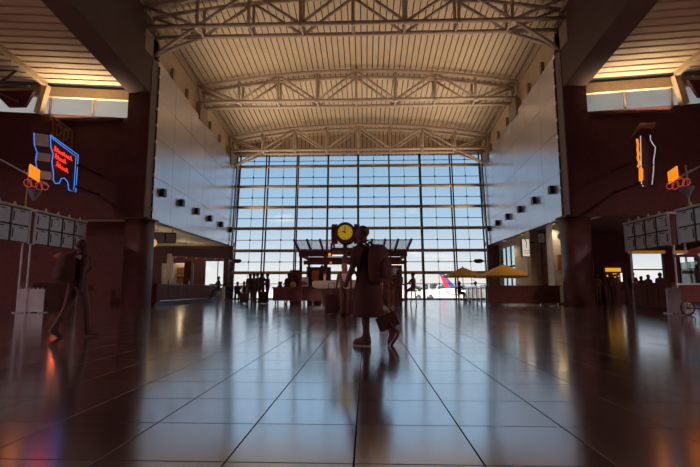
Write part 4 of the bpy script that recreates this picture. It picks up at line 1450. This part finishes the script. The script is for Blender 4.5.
# ---- outside things: airplane, trees, tugs
AY = 185.0
ap_ = thing('airplane', 'white airliner with red and blue tail fin on the apron', 'airplane', (at(450, 290, AY).x, AY, -3.5))
f0 = at(439, 289, AY)
fb = MB()
prof = [(-1.5, .15, 1.6), (3, 1.0, 1.0), (8, 1.65, .4), (14, 1.9, .1), (32, 1.9, 0), (36, 1.4, -.2), (38.5, .5, -.5)]
n_ = 16
k0 = len(fb.v)
for dx, r_, dz in prof:
    for j in range(n_):
        t_ = 2 * PI * j / n_
        fb.v.append((f0.x + dx, AY + r_ * math.cos(t_), -1.0 + dz + r_ * math.sin(t_)))
for i in range(len(prof) - 1):
    for j in range(n_):
        fb.f.append((i * n_ + j, i * n_ + (j + 1) % n_, (i + 1) * n_ + (j + 1) % n_, (i + 1) * n_ + j))
fb.f += [tuple(range(n_)), tuple(range((len(prof) - 1) * n_, len(prof) * n_))]
fb.build('fuselage', 'plane_white', ap_, True)
def A(px, py):
    p = at(px, py, AY)
    return Vector((p.x, AY - .2, p.z))
MB().prism([A(439.3, 273.5), A(443.5, 273), A(456.5, 290.5), A(446.5, 291)], (0, .4, 0)).build('tail_fin', 'plane_red', ap_)
MB().prism([A(443, 273.2) + Vector((0, -.03, 0)), A(445.5, 276) + Vector((0, -.03, 0)), A(458.5, 290.5) + Vector((0, -.03, 0)), A(450.5, 289.5) + Vector((0, -.03, 0))], (0, .46, 0)).build('fin_leading_band', 'plane_blue', ap_)
MB().prism([A(438.8, 272.6) + Vector((0, -.03, 0)), A(443.5, 272.6) + Vector((0, -.03, 0)), A(445, 275.2) + Vector((0, -.03, 0)), A(440, 276) + Vector((0, -.03, 0))], (0, .46, 0)).build('fin_tip', 'plane_blue', ap_)
for s in (-1, 1):
    MB().prism([(f0.x + .5, AY + s * 1, -.2), (f0.x + 4, AY + s * 1, -.2), (f0.x + 2, AY + s * 6, .2), (f0.x + .5, AY + s * 6, .2)], (0, 0, .2)).build('tailplane', 'plane_white', ap_)
    MB().prism([(f0.x + 16, AY + s * 1.6, -2), (f0.x + 23, AY + s * 1.6, -2), (f0.x + 16, AY + s * 16, -1.2), (f0.x + 13.5, AY + s * 16, -1.2)], (0, 0, .3)).build('wing', 'plane_white', ap_)
for dx, dy in ((17, -2), (17, 2), (34, 0)):
    MB().tube([(f0.x + dx, AY + dy, -3.1), (f0.x + dx, AY + dy, -1.5)], .15, 8).build('gear_strut', 'chrome', ap_)
    drum((f0.x + dx, AY + dy, -3.05), (0, 1, 0), .45, .2, 'tyre', 'black', ap_, 14)
random.seed(21)
tl_ = ['leftmost', 'second', 'third', 'fourth', 'fifth', 'sixth', 'seventh', 'eighth', 'ninth', 'tenth', 'eleventh', 'rightmost']
for k in range(12):
    px = 414 + k * 6.2 + random.uniform(-1.5, 1.5)
    yy = 420 + random.uniform(-20, 20)
    b0 = at(px, 289, yy)
    hgt = random.uniform(6.5, 10.5)
    t = thing('distant_tree', 'small dark tree beyond the apron, %s of the row' % tl_[k] if k in (0, 11) else 'small dark tree beyond the apron, %s from the left of the row' % tl_[k], 'tree', (b0.x, yy, -3.5), 'trees beyond the apron')
    MB().tube([(b0.x, yy, -3.5), (b0.x, yy, -3.5 + hgt * .5)], .25, 6).build('trunk', 'wood', t)
    cr_ = MB()
    for q in range(5):
        cr_.ball((b0.x + random.uniform(-1.8, 1.8), yy + random.uniform(-1.5, 1.5), -3.5 + hgt * random.uniform(.5, .82)), random.uniform(1.3, 2.4), None, random.uniform(1.1, 1.8), 8, 5)
    cr_.build('crown', 'leaf', t)
for k, (px, yy, lb) in enumerate(((430, 200, 'small dark baggage tug on the apron left of the tail fin'), (418, 210, 'small dark baggage tug on the apron beyond the kiosk'))):
    b0 = at(px, 294, yy)
    t = thing('baggage_tug', lb, 'tug', (b0.x, yy, -3.5))
    MB().box(b0.x - 1.4, b0.x + 1.4, yy - .7, yy + .7, -3.2, -2.4).build('chassis', 'cloth_blue', t)
    MB().box(b0.x - .3, b0.x + .9, yy - .65, yy + .65, -2.4, -1.7).build('cab', 'dark', t)
    for a in (-.9, .9):
        for b in (-.7, .7):
            drum((b0.x + a, yy + b, -3.2), (0, 1, 0), .3, .1, 'tyre', 'black', t, 12)
for k, px in enumerate((421, 474, 300)):
    b0 = at(px, 289, 380)
    t = thing('light_mast', ['thin light mast on the apron beyond the kiosk', 'thin light mast on the apron behind the small parasol', 'thin light mast on the apron left of the kiosk'][k], 'mast', (b0.x, 380, -3.5))
    MB().tube([(b0.x, 380, -3.5), (b0.x, 380, 8)], [.22, .12], 8).build('pole', 'cloth_grey', t)
    MB().box(b0.x - 1.1, b0.x + 1.1, 379.8, 380.2, 8, 8.4).build('lamp_head', 'cloth_grey', t)

# ================================================================== PEOPLE
# Each body is grown from a joint skeleton (one vertex per joint, a radius each) by a Skin
# modifier, then coloured by the nearest bone; hair and loose clothing are children.
PENDING = []
def V(*a):
    return Vector(a)

def person(label, x, y, rz, H=1.72, sit=False, seat=.46, legs=((4, 4), (-4, 4)), arms=((6, 12), (-4, 14)), abd=(8, 8),
           lean=0, skin='skin_dark', top='cloth_dark', bottom='cloth_dark', shoe='shoe', hair='hair_dark', long_hair=False,
           bare_legs=False, sleeves='short', garment=None, head_turn=0, toe=(0, 0), group='travellers in the hall'):
    """faces local +Y; rz turns. legs: (hip flex, knee flex) right, left; arms: (shoulder flex, elbow flex)"""
    root = thing('person', label, 'person', (x, y, 0), group)
    root.rotation_euler[2] = rz
    k = H / 1.72
    R = math.radians
    J, E_, RAD, TAGS = [], [], [], []
    def j(p, r, parent=None, tag_='skin'):
        J.append(Vector(p))
        RAD.append(r)
        if parent is not None:
            E_.append((parent, len(J) - 1))
            TAGS.append(tag_)
        return len(J) - 1
    thigh, shin = .425, .415
    pts = {}
    for si, s in ((0, 1), (1, -1)):
        hf, kf = legs[si]
        hip = V(s * .085, 0, 0)
        kn = hip + V(s * .012, math.sin(R(hf)) * thigh, -math.cos(R(hf)) * thigh)
        an = kn + V(0, math.sin(R(hf - kf)) * shin, -math.cos(R(hf - kf)) * shin)
        fa = toe[si]
        to = an + V(s * .03, math.cos(R(fa)) * .15, -.045 - math.sin(R(fa)) * .15)
        he = an + V(0, -.045, -.05 + math.sin(R(fa)) * .05)
        pts[si] = (hip, kn, an, to, he)
    low = min(min(p[3].z, p[4].z) for p in pts.values()) - .035
    pz = (seat + .10) / k if sit else -low
    L = math.sin(R(lean))
    pel = j(V(0, 0, pz + .02), .125)
    bel = j(V(0, L * .12, pz + .14), .118, pel, 'top')
    che = j(V(0, L * .30, pz + .33), .125, bel, 'top')
    nb = j(V(0, L * .46, pz + .485), .068, che, 'top')
    nk = j(V(0, L * .50 + .01, pz + .545), .060, nb, 'skin')
    ht = R(head_turn)
    f2 = V(-math.sin(ht), math.cos(ht), 0)
    hb0 = V(0, L * .54 + .01, pz + .60)
    h1 = j(hb0 + f2 * .012, .080, nk, 'skin')
    h2 = j(hb0 + f2 * .015 + V(0, 0, .06), .088, h1, 'skin')
    h3 = j(hb0 + f2 * .0 + V(0, 0, .125), .083, h2, 'skin')
    h4 = j(hb0 + f2 * -.005 + V(0, 0, .165), .05, h3, 'skin')
    hands = []
    for si, s in ((0, 1), (1, -1)):
        hip, kn, an, to, he = [p + V(0, 0, pz) for p in pts[si]]
        a = j(hip, .098, pel, 'bottom')
        m1 = j(hip.lerp(kn, .5), .080, a, 'bottom')
        b = j(kn, .058, m1, 'skin' if bare_legs else 'bottom')
        c = j(kn.lerp(an, .35), .056, b, 'skin' if bare_legs else 'bottom')
        d = j(an, .038, c, 'skin' if bare_legs else 'bottom')
        e = j(to, .047, d, 'shoe')
        j(to + (to - an).normalized() * .035, .038, e, 'shoe')
        j(he, .042, d, 'shoe')
        af, ef = arms[si]
        ab = R(abd[si])
        sh = V(s * .17, L * .42, pz + .44)
        el = sh + V(s * math.sin(ab) * .28, math.sin(R(af)) * .28, -math.cos(R(af)) * math.cos(ab) * .28)
        fo = V(s * math.sin(ab) * .35, math.sin(R(af + ef)), -math.cos(R(af + ef))).normalized()
        wr = el + fo * .245
        pa = wr + fo * .075
        S0 = j(sh, .062, che, 'top')
        S1 = j(sh.lerp(el, .5), .050, S0, 'top')
        S2 = j(el, .041, S1, 'skin' if sleeves == 'short' else 'top')
        S3 = j(el.lerp(wr, .35), .039, S2, 'skin' if sleeves == 'short' else 'top')
        S4 = j(wr, .027, S3, 'skin' if sleeves == 'short' else 'top')
        S5 = j(pa, .034, S4, 'skin')
        hands.append((wr, pa, fo, s))
    bm = bmesh.new()
    lay = bm.verts.layers.skin.verify()
    vs_ = [bm.verts.new(p * k) for p in J]
    for v, r in zip(vs_, RAD):
        v[lay].radius = (r * 1.13 * k, r * 1.13 * k)
    vs_[0][lay].use_root = True
    for a, b in E_:
        bm.edges.new((vs_[a], vs_[b]))
    me = bpy.data.meshes.new('body')
    bm.to_mesh(me)
    bm.free()
    o = bpy.data.objects.new('body', me)
    COL.objects.link(o)
    o.parent = root
    o.modifiers.new('skin', 'SKIN').use_smooth_shade = True
    sub = o.modifiers.new('smooth', 'SUBSURF')
    sub.levels = sub.render_levels = 1
    # fingers, nose, ears: modelled on and merged into the body mesh
    ex = MB()
    for wr, pa, fo, s in hands:
        side = V(0, 1, 0) - fo * fo.y
        side = side.normalized() if side.length > .1 else V(0, 0, 1)      # across the palm, thumb forward
        inn = V(-s, 0, 0)
        for q, ln in enumerate((.066, .076, .070, .054)):
            r0 = pa + side * (.027 - .018 * q) + fo * .01
            p1 = r0 + fo * ln * .5 + inn * .004
            p2 = r0 + fo * ln * .85 + inn * .022
            p3 = p2 + fo * ln * .1 + inn * .022
            ex.tube([r0 * k, p1 * k, p2 * k, p3 * k], [.0088 * k, .0085 * k, .0075 * k, .005 * k], 6)
        t0 = wr + fo * .035 + side * .02
        ex.tube([t0 * k, (t0 + side * .025 + fo * .03 + inn * .01) * k, (t0 + side * .03 + fo * .065 + inn * .02) * k], [.012 * k, .0095 * k, .006 * k], 6)
    rt2 = V(f2.y, -f2.x, 0)
    hc = hb0 + V(0, 0, .055)
    ex.tube([(hc + f2 * .085 + V(0, 0, .02)) * k, (hc + f2 * .112 - V(0, 0, .012)) * k, (hc + f2 * .09 - V(0, 0, .02)) * k], [.008 * k, .015 * k, .012 * k], 6)
    for s in (-1, 1):
        ex.ball(tuple((hc + rt2 * s * .088 - f2 * .002) * k), .013 * k, .022 * k, .032 * k, 8, 5)
    eyes = MB()
    for s in (-1, 1):
        eyes.ball(tuple((hc + f2 * .085 + rt2 * s * .031 + V(0, 0, .025)) * k), .012 * k, None, None, 8, 5)
    eyes.tube([(hc + f2 * .088 - rt2 * .022 - V(0, 0, .045)) * k, (hc + f2 * .092 - V(0, 0, .047)) * k, (hc + f2 * .088 + rt2 * .022 - V(0, 0, .045)) * k], .006 * k, 5)
    eyes.build('face_features', 'hair_dark', root, base=(0, 0, 0)).location = (0, 0, 0)
    # hair cap
    hm = MB()
    c0 = (hc - f2 * .006 + V(0, 0, .042)) * k
    rings = []
    for q in range(8):
        t_ = -1.0 + (PI / 2 + 1.0) * q / 7
        rings.append((c0.x - f2.x * .006 * k * math.cos(t_), c0.y - f2.y * .006 * k * math.cos(t_), c0.z + .095 * k * math.sin(t_), .093 * k * max(.05, math.cos(t_)), .097 * k * max(.05, math.cos(t_))))
    hm.loft(rings, 16)
    if long_hair:
        b0 = (hb0 - f2 * .055) * k
        hm.loft([(b0.x, b0.y - .01 * k, b0.z - .24 * k, .05 * k, .02 * k), (b0.x, b0.y - .03 * k, b0.z - .15 * k, .095 * k, .035 * k), (b0.x, b0.y - .02 * k, b0.z, .098 * k, .05 * k), (b0.x, b0.y, b0.z + .1 * k, .095 * k, .06 * k)], 12)
    h = hm.build('hair', hair, root, True, base=(0, 0, 0))
    h.location = (0, 0, 0)
    # clothing over the torso
    if garment != 'none':
        g = MB()
        rg = [(0, 0, pz - .06, .168, .118), (0, L * .05, pz + .05, .166, .116), (0, L * .12, pz + .16, .150, .108), (0, L * .28, pz + .31, .168, .118),
              (0, L * .38, pz + .40, .172, .112), (0, L * .43, pz + .455, .135, .085), (0, L * .46, pz + .49, .072, .065)]
        if garment == 'robe':
            zh = .40 / k
            rg = [(0.0, .0, zh, .20, .225), (0, .0, zh + .02, .205, .23), (0, .0, zh + .22, .205, .215), (0, 0, pz - .12, .21, .19)] + [(a_, b_, c_, d_ * 1.22, e_ * 1.22) for a_, b_, c_, d_, e_ in rg[1:]]
        g.loft([tuple(q * k for q in r_) for r_ in rg], 20)
        go = g.build('robe' if garment == 'robe' else 'shirt', top, root, True, base=(0, 0, 0))
        go.location = (0, 0, 0)
        if garment == 'robe':
            for si, s in ((0, 1), (1, -1)):
                hip, kn, an, to, he = [q_ + V(0, 0, pz) for q_ in pts[si]]
                dr = (to - he).normalized()
                b0 = he - dr * .015
                sh_ = MB().tube([b0 * k, (b0 + dr * .05 + V(0, 0, .012)) * k, (b0 + dr * .12) * k, (b0 + dr * .20 - V(0, 0, .008)) * k, (b0 + dr * .255 - V(0, 0, .014)) * k], [.034 * k, .05 * k, .052 * k, .046 * k, .026 * k], 12)
                s1 = sh_.build('sneaker', 'shoe', root, True, base=(0, 0, 0))
                s1.location = (0, 0, 0)
                so_ = MB().bar((b0 - V(0, 0, .038)) * k, (b0 + dr * .255 - V(0, 0, .042)) * k, .085 * k, .022 * k).build('sole', 'acrylic', s1, base=(0, 0, 0))
                so_.location = (0, 0, 0)
            for wr, pa, fo, s in hands:
                sh = V(s * .165, L * .42, pz + .44)
                ab = R(abd[0 if s > 0 else 1])
                af = R(arms[0 if s > 0 else 1][0])
                el = sh + V(s * math.sin(ab) * .28, math.sin(af) * .28, -math.cos(af) * math.cos(ab) * .28)
                so_ = MB().tube([sh * k, sh.lerp(el, .45) * k, sh.lerp(el, .92) * k], [.082 * k, .078 * k, .088 * k], 12).build('sleeve', top, root, True, base=(0, 0, 0))
                so_.location = (0, 0, 0)
    PENDING.append((o, [(J[a] * k, J[b] * k, tg) for (a, b), tg in zip(E_, TAGS)], {'skin': skin, 'top': top, 'bottom': bottom, 'shoe': shoe}, ex))
    root['hand_r'] = 0
    del root['hand_r']
    M_ = Matrix.Rotation(rz, 3, 'Z')
    return root, [M_ @ (pa * k) + V(x, y, 0) for wr, pa, fo, s in hands], (pz * k)

def finish_people():
    bpy.context.view_layer.update()
    dg = bpy.context.evaluated_depsgraph_get()
    done = []
    for o, bones, mats_, ex in PENDING:
        done.append(bpy.data.meshes.new_from_object(o.evaluated_get(dg)))
    for (o, bones, mats_, ex), me in zip(PENDING, done):
        o.modifiers.clear()
        bm = bmesh.new()
        bm.from_mesh(me)
        keys = list(mats_)
        nb_ = [(a, b - a, max(1e-6, (b - a).length_squared), keys.index(t)) for a, b, t in bones]
        for f in bm.faces:
            c = f.calc_center_median()
            best = min(nb_, key=lambda q: (c - q[0] - q[1] * max(0, min(1, (c - q[0]).dot(q[1]) / q[2]))).length_squared)
            f.material_index = best[3]
            f.smooth = True
        n0 = [bm.verts.new(v) for v in ex.v]
        for f in ex.f:
            try:
                ff = bm.faces.new([n0[i] for i in f])
                ff.material_index = 0
                ff.smooth = True
            except ValueError:
                pass
        bmesh.ops.recalc_face_normals(bm, faces=bm.faces)
        bm.to_mesh(me)
        bm.free()
        me.materials.clear()
        for kk in keys:
            me.materials.append(MATS[mats_[kk]])
        old = o.data
        o.data = me
        bpy.data.meshes.remove(old)

# main figure: walking away to the left in a knee-length robe, backpack on, tote in the right hand
MX, MY, MR = .03, 6.62, math.radians(60)
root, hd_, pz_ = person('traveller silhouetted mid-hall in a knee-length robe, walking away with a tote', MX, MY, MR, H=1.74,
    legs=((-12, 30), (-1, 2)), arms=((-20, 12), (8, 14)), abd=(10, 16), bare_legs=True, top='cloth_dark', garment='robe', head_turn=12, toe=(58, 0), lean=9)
F = V(-math.sin(MR), math.cos(MR), 0)
Rg = V(math.cos(MR), math.sin(MR), 0)
bk_c = V(MX, MY, 0) - F * .175 + V(0, 0, 1.17)
bp = thing('backpack', 'dark rounded backpack on the back of the robed traveller', 'backpack', bk_c - V(0, 0, .27))
def ofs(b, a_, c_, z_):
    return b + Rg * a_ + F * c_ + V(0, 0, z_)
def rounded_bag(c, w, d, h, nm, mt, parent):
    b = MB()
    n_ = 20
    for (zz, sc) in ((-.5, .72), (-.42, .95), (-.1, 1.0), (.25, .97), (.42, .82), (.5, .5)):
        for q in range(n_):
            t_ = 2 * PI * q / n_
            ca_, sa_ = math.cos(t_), math.sin(t_)
            b.v.append(tuple(ofs(c, w / 2 * sc * abs(ca_) ** .6 * (1 if ca_ > 0 else -1), d / 2 * sc * abs(sa_) ** .7 * (1 if sa_ > 0 else -1), zz * h)))
    for i in range(5):
        for q in range(n_):
            b.f.append((i * n_ + q, i * n_ + (q + 1) % n_, (i + 1) * n_ + (q + 1) % n_, (i + 1) * n_ + q))
    b.f += [tuple(range(n_)), tuple(range(5 * n_, 6 * n_))]
    return b.build(nm, mt, parent, True)
rounded_bag(bk_c, .36, .24, .54, 'main_pack', 'cloth_maroon', bp)
rounded_bag(bk_c - F * .13 - V(0, 0, .08), .26, .08, .26, 'front_pocket', 'cloth_dark', bp)
for s in (-1, 1):
    MB().tube([ofs(bk_c, s * .10, .10, .25), ofs(bk_c, s * .11, .20, .33), ofs(bk_c, s * .12, .34, .22), ofs(bk_c, s * .13, .37, .0), ofs(bk_c, s * .14, .28, -.18), ofs(bk_c, s * .14, .1, -.22)], .018, 6).build('shoulder_strap', 'cloth_dark', bp)
# tote bag on a long strap
hR = hd_[0]
tc_ = at(387.5, 321.5, MY - .05)
tb_ = thing('tote_bag', 'dark boxy tote swinging on a long strap behind the robed traveller', 'bag', tc_ - V(0, 0, .2))
e1 = V(.91, .15, .38).normalized()
e2 = V(-.38, .0, .92).normalized()
e3 = e1.cross(e2).normalized()
bg_ = MB()
w_, h_, d_ = .31, .20, .10
prof = []
for a_, b_ in ((-.5, -.5), (.5, -.5), (.47, .5), (-.47, .5)):
    prof.append(tc_ + e1 * w_ * a_ + e2 * h_ * b_ - e3 * d_ / 2)
bg_.prism(prof, e3 * d_)
bo = bg_.build('bag_body', 'cloth_maroon', tb_)
bvm = bo.modifiers.new('round', 'BEVEL')
bvm.width = .02
bvm.segments = 3
for s in (-1, 1):
    MB().tube([tc_ + e1 * w_ * .36 * s + e2 * h_ * .48, hR.lerp(tc_ + e1 * w_ * .2 * s + e2 * h_ * .5, .55), hR - V(0, 0, .03), hR + V(0, 0, .01)], .011, 6).build('strap', 'cloth_dark', tb_)
MB().prism([tc_ + e1 * w_ * a_ + e2 * h_ * b_ - e3 * (d_ / 2 + .006) for a_, b_ in ((-.46, .05), (.46, .05), (.45, .49), (-.45, .49))], e3 * .008).build('flap', 'cloth_dark', tb_)

# walker on the left
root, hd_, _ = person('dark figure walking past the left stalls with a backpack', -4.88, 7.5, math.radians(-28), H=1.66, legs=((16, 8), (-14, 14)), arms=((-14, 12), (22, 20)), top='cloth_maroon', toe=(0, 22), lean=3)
MR2 = math.radians(-28)
F = V(-math.sin(MR2), math.cos(MR2), 0)
Rg = V(math.cos(MR2), math.sin(MR2), 0)
bk_c = V(-4.88, 7.5, 1.14) - F * .215
bp = thing('backpack', 'dark backpack on the figure walking past the left stalls', 'backpack', bk_c - V(0, 0, .25))
rounded_bag(bk_c, .34, .22, .48, 'main_pack', 'cloth_dark', bp)
rounded_bag(bk_c - F * .11 - V(0, 0, .08), .25, .08, .22, 'front_pocket', 'cloth_maroon', bp)
for s in (-1, 1):
    MB().tube([ofs(bk_c, s * .10, .09, .22), ofs(bk_c, s * .11, .2, .29), ofs(bk_c, s * .12, .32, .18), ofs(bk_c, s * .13, .34, .0), ofs(bk_c, s * .13, .1, -.2)], .017, 6).build('shoulder_strap', 'cloth_dark', bp)

# woman by the clock with a suitcase
wx = at(344.2, 300, 14.0).x
person('blond long-haired woman in a pale top standing below the clock', wx, 14.0, math.radians(15), H=1.62, legs=((5, 3), (-5, 3)), arms=((10, 30), (-6, 20)), abd=(16, 14), top='cloth_pale', hair='hair_blond', long_hair=True, skin='skin_warm')
def suitcase(x, y, w, h, d, mt, lb):
    t = thing('suitcase', lb, 'suitcase', (x, y, 0), 'luggage standing in the hall')
    b = MB().box(x - w / 2, x + w / 2, y - d / 2, y + d / 2, .06, .06 + h).build('shell', mt, t)
    v = b.modifiers.new('round', 'BEVEL')
    v.width = .03
    v.segments = 3
    MB().tube([(x - w * .28, y, .06 + h), (x - w * .28, y, .06 + h + .34), (x + w * .28, y, .06 + h + .34), (x + w * .28, y, .06 + h)], .012, 6).build('handle', 'black', t)
    for a in (-1, 1):
        for c in (-1, 1):
            drum((x + a * w * .4, y + c * d * .35, .03), (1, 0, 0), .03, .012, 'wheel', 'black', t, 10)
suitcase(at(331.5, 300, 14.1).x, 14.1, .34, .58, .24, 'cloth_dark', 'dark suitcase left of the blond woman below the clock')
suitcase(at(352, 300, 13.7).x + .02, 13.6, .26, .42, .2, 'cloth_maroon', 'small dark suitcase right of the blond woman')

# group of standing travellers left of the kiosk
for k, (px, yy, rz, H, tp, bt, lb) in enumerate((
        (250, 25.2, 20, 1.68, 'cloth_dark', 'cloth_dark', 'leftmost of the standing travellers left of the kiosk'),
        (253.5, 26.6, -70, 1.76, 'cloth_blue', 'cloth_dark', 'second from the left of the standing travellers left of the kiosk'),
        (257.5, 27.6, 150, 1.80, 'cloth_maroon', 'cloth_dark', 'tallest, middle one of the standing travellers left of the kiosk'),
        (261.5, 24.6, -20, 1.74, 'cloth_dark', 'cloth_maroon', 'fourth from the left of the standing travellers left of the kiosk'),
        (267.5, 26.2, 80, 1.72, 'cloth_dark', 'cloth_dark', 'rightmost of the standing travellers left of the kiosk'))):
    person(lb, at(px, 289, yy).x, yy, math.radians(rz), H=H, top=tp, bottom=bt, arms=((8 + 9 * k, 30), (5, 20 + 10 * k)), sleeves='long', group='standing travellers left of the kiosk')
suitcase(at(264.5, 289, 24.9).x, 24.9, .42, .6, .26, 'cloth_dark', 'dark suitcase among the standing travellers left of the kiosk')
suitcase(at(244.5, 289, 24.6).x, 24.6, .40, .5, .26, 'cloth_maroon', 'dark suitcase left of the standing travellers')
# others
def stool(x, y, lb):
    t = thing('bar_stool', lb, 'stool', (x, y, 0))
    MB().lathe((x, y, .68), [(.17, 0), (.19, .02), (.19, .05), (.16, .07)], 16).build('seat', 'dark_gloss', t)
    for q in range(4):
        a = PI / 4 + q * PI / 2
        MB().tube([(x + .2 * math.cos(a), y + .2 * math.sin(a), 0), (x + .12 * math.cos(a), y + .12 * math.sin(a), .69)], .016, 6).build('leg', 'chrome', t)
    MB().tube([(x + .17 * math.cos(2 * PI * q / 12), y + .17 * math.sin(2 * PI * q / 12), .25) for q in range(13)], .012, 6, False).build('ring', 'chrome', t)
for px, yy, lb, sb_ in ((214, 31.6, 'dark haired guest seated on a stool at the far end of the bar', 'stool under the guest at the far end of the bar'),
                       (206, 29.8, 'guest in dark clothes seated on a stool mid-bar', 'stool under the guest seated mid-bar')):
    xx = -9.8
    stool(xx, yy, sb_)
    person(lb, xx, yy, math.radians(90), H=1.74, sit=True, seat=.74, legs=((70, 62), (66, 60)), arms=((45, 50), (40, 55)), sleeves='long', group='guests at the bar')
for px, yy, lb in ((231, 31.0, 'leftmost seated diner behind the glass barrier'), (237.5, 32.6, 'middle seated diner behind the glass barrier'), (244, 31.2, 'rightmost seated diner behind the glass barrier')):
    xx = at(px, 289, yy).x
    chair(xx, yy + .02, math.radians(180 if px != 237.5 else 20), 'dark dining chair under the ' + lb.replace('seated ', ''))
    person(lb, xx, yy, math.radians(170 if px != 237.5 else 20), H=1.7, sit=True, legs=((84, 84), (82, 84)), arms=((40, 50), (35, 60)), sleeves='long', group='diners behind the glass barrier')
q = at(413.5, 289, 22.6)
stool(q.x, 22.7, 'stool at the right end of the coffee kiosk')
person('guest in brown seated at the right end of the coffee kiosk', q.x, 22.7, math.radians(60), H=1.7, sit=True, seat=.74, legs=((70, 60), (66, 60)), arms=((40, 50), (40, 40)), sleeves='long', top='wood', group='people at the coffee kiosk')
person('dark dressed customer standing at the coffee kiosk below the round logo', at(398.5, 289, 20.6).x, 20.6, math.radians(10), H=1.66, arms=((25, 70), (25, 60)), sleeves='long', top='cloth_dark', group='people at the coffee kiosk')
person('customer in a red shirt at the kiosk, just right of the robed traveller', at(391, 289, 21.4).x, 21.4, math.radians(190), H=1.62, arms=((25, 70), (25, 60)), top='cloth_red', skin='skin_warm', hair='hair_dark', group='people at the coffee kiosk')
person('vendor in dark clothes standing behind the display cart', at(289, 289, 23.9).x, 23.85, math.radians(180), H=1.66, arms=((25, 60), (20, 50)), sleeves='long', group='people at the coffee kiosk')
for px, yy, rz, lb in ((460.5, 30.9, -70, 'diner seated left of the table below the smaller parasol'), (471.5, 31.5, 90, 'diner seated right of the table below the smaller parasol')):
    xx = U1.x - .72 if px < 465 else U1.x + .57
    yy = 30.8 if px < 465 else 31.6
    person(lb, xx, yy, math.radians(rz), H=1.68, sit=True, legs=((84, 84), (82, 84)), arms=((45, 50), (40, 55)), sleeves='long', group='diners below the parasol')
# crowd in the right aisle
random.seed(9)
for k, (px, yy, H, lb) in enumerate(((598, 24.5, 1.62, 'leftmost dark figure queuing before the yellow lightbox'), (611, 25.0, 1.70, 'dark figure queuing in front of the yellow lightbox menu'),
        (627, 25.5, 1.60, 'dark figure at the left edge of the bright right aisle window'), (633.5, 24.2, 1.70, 'dark figure in the middle of the bright right aisle window'),
        (642, 25.5, 1.52, 'short dark figure in the bright right aisle window'), (649, 24.8, 1.58, 'dark figure at the right edge of the bright right aisle window'), (661, 24.0, 1.66, 'dark figure between the two bright right aisle windows'))):
    person(lb, at(px, 289, yy).x, yy, math.radians(random.uniform(0, 360)), H=H, arms=((10, 40), (5, 30)), sleeves='long', top=['cloth_dark', 'cloth_maroon', 'cloth_blue'][k % 3], group='people in the right aisle')
for k, (px, yy, lb) in enumerate(((53, 19.0, 'stall worker in a grey shirt left of the red lamp'), (61, 19.9, 'stall worker in a pale grey shirt below the red lamp'))):
    person(lb, -13.15, yy, math.radians(-90), H=1.68, arms=((30, 60), (25, 60)), top='cloth_grey' if k == 0 else 'acrylic', group='stall workers on the left')
finish_people()
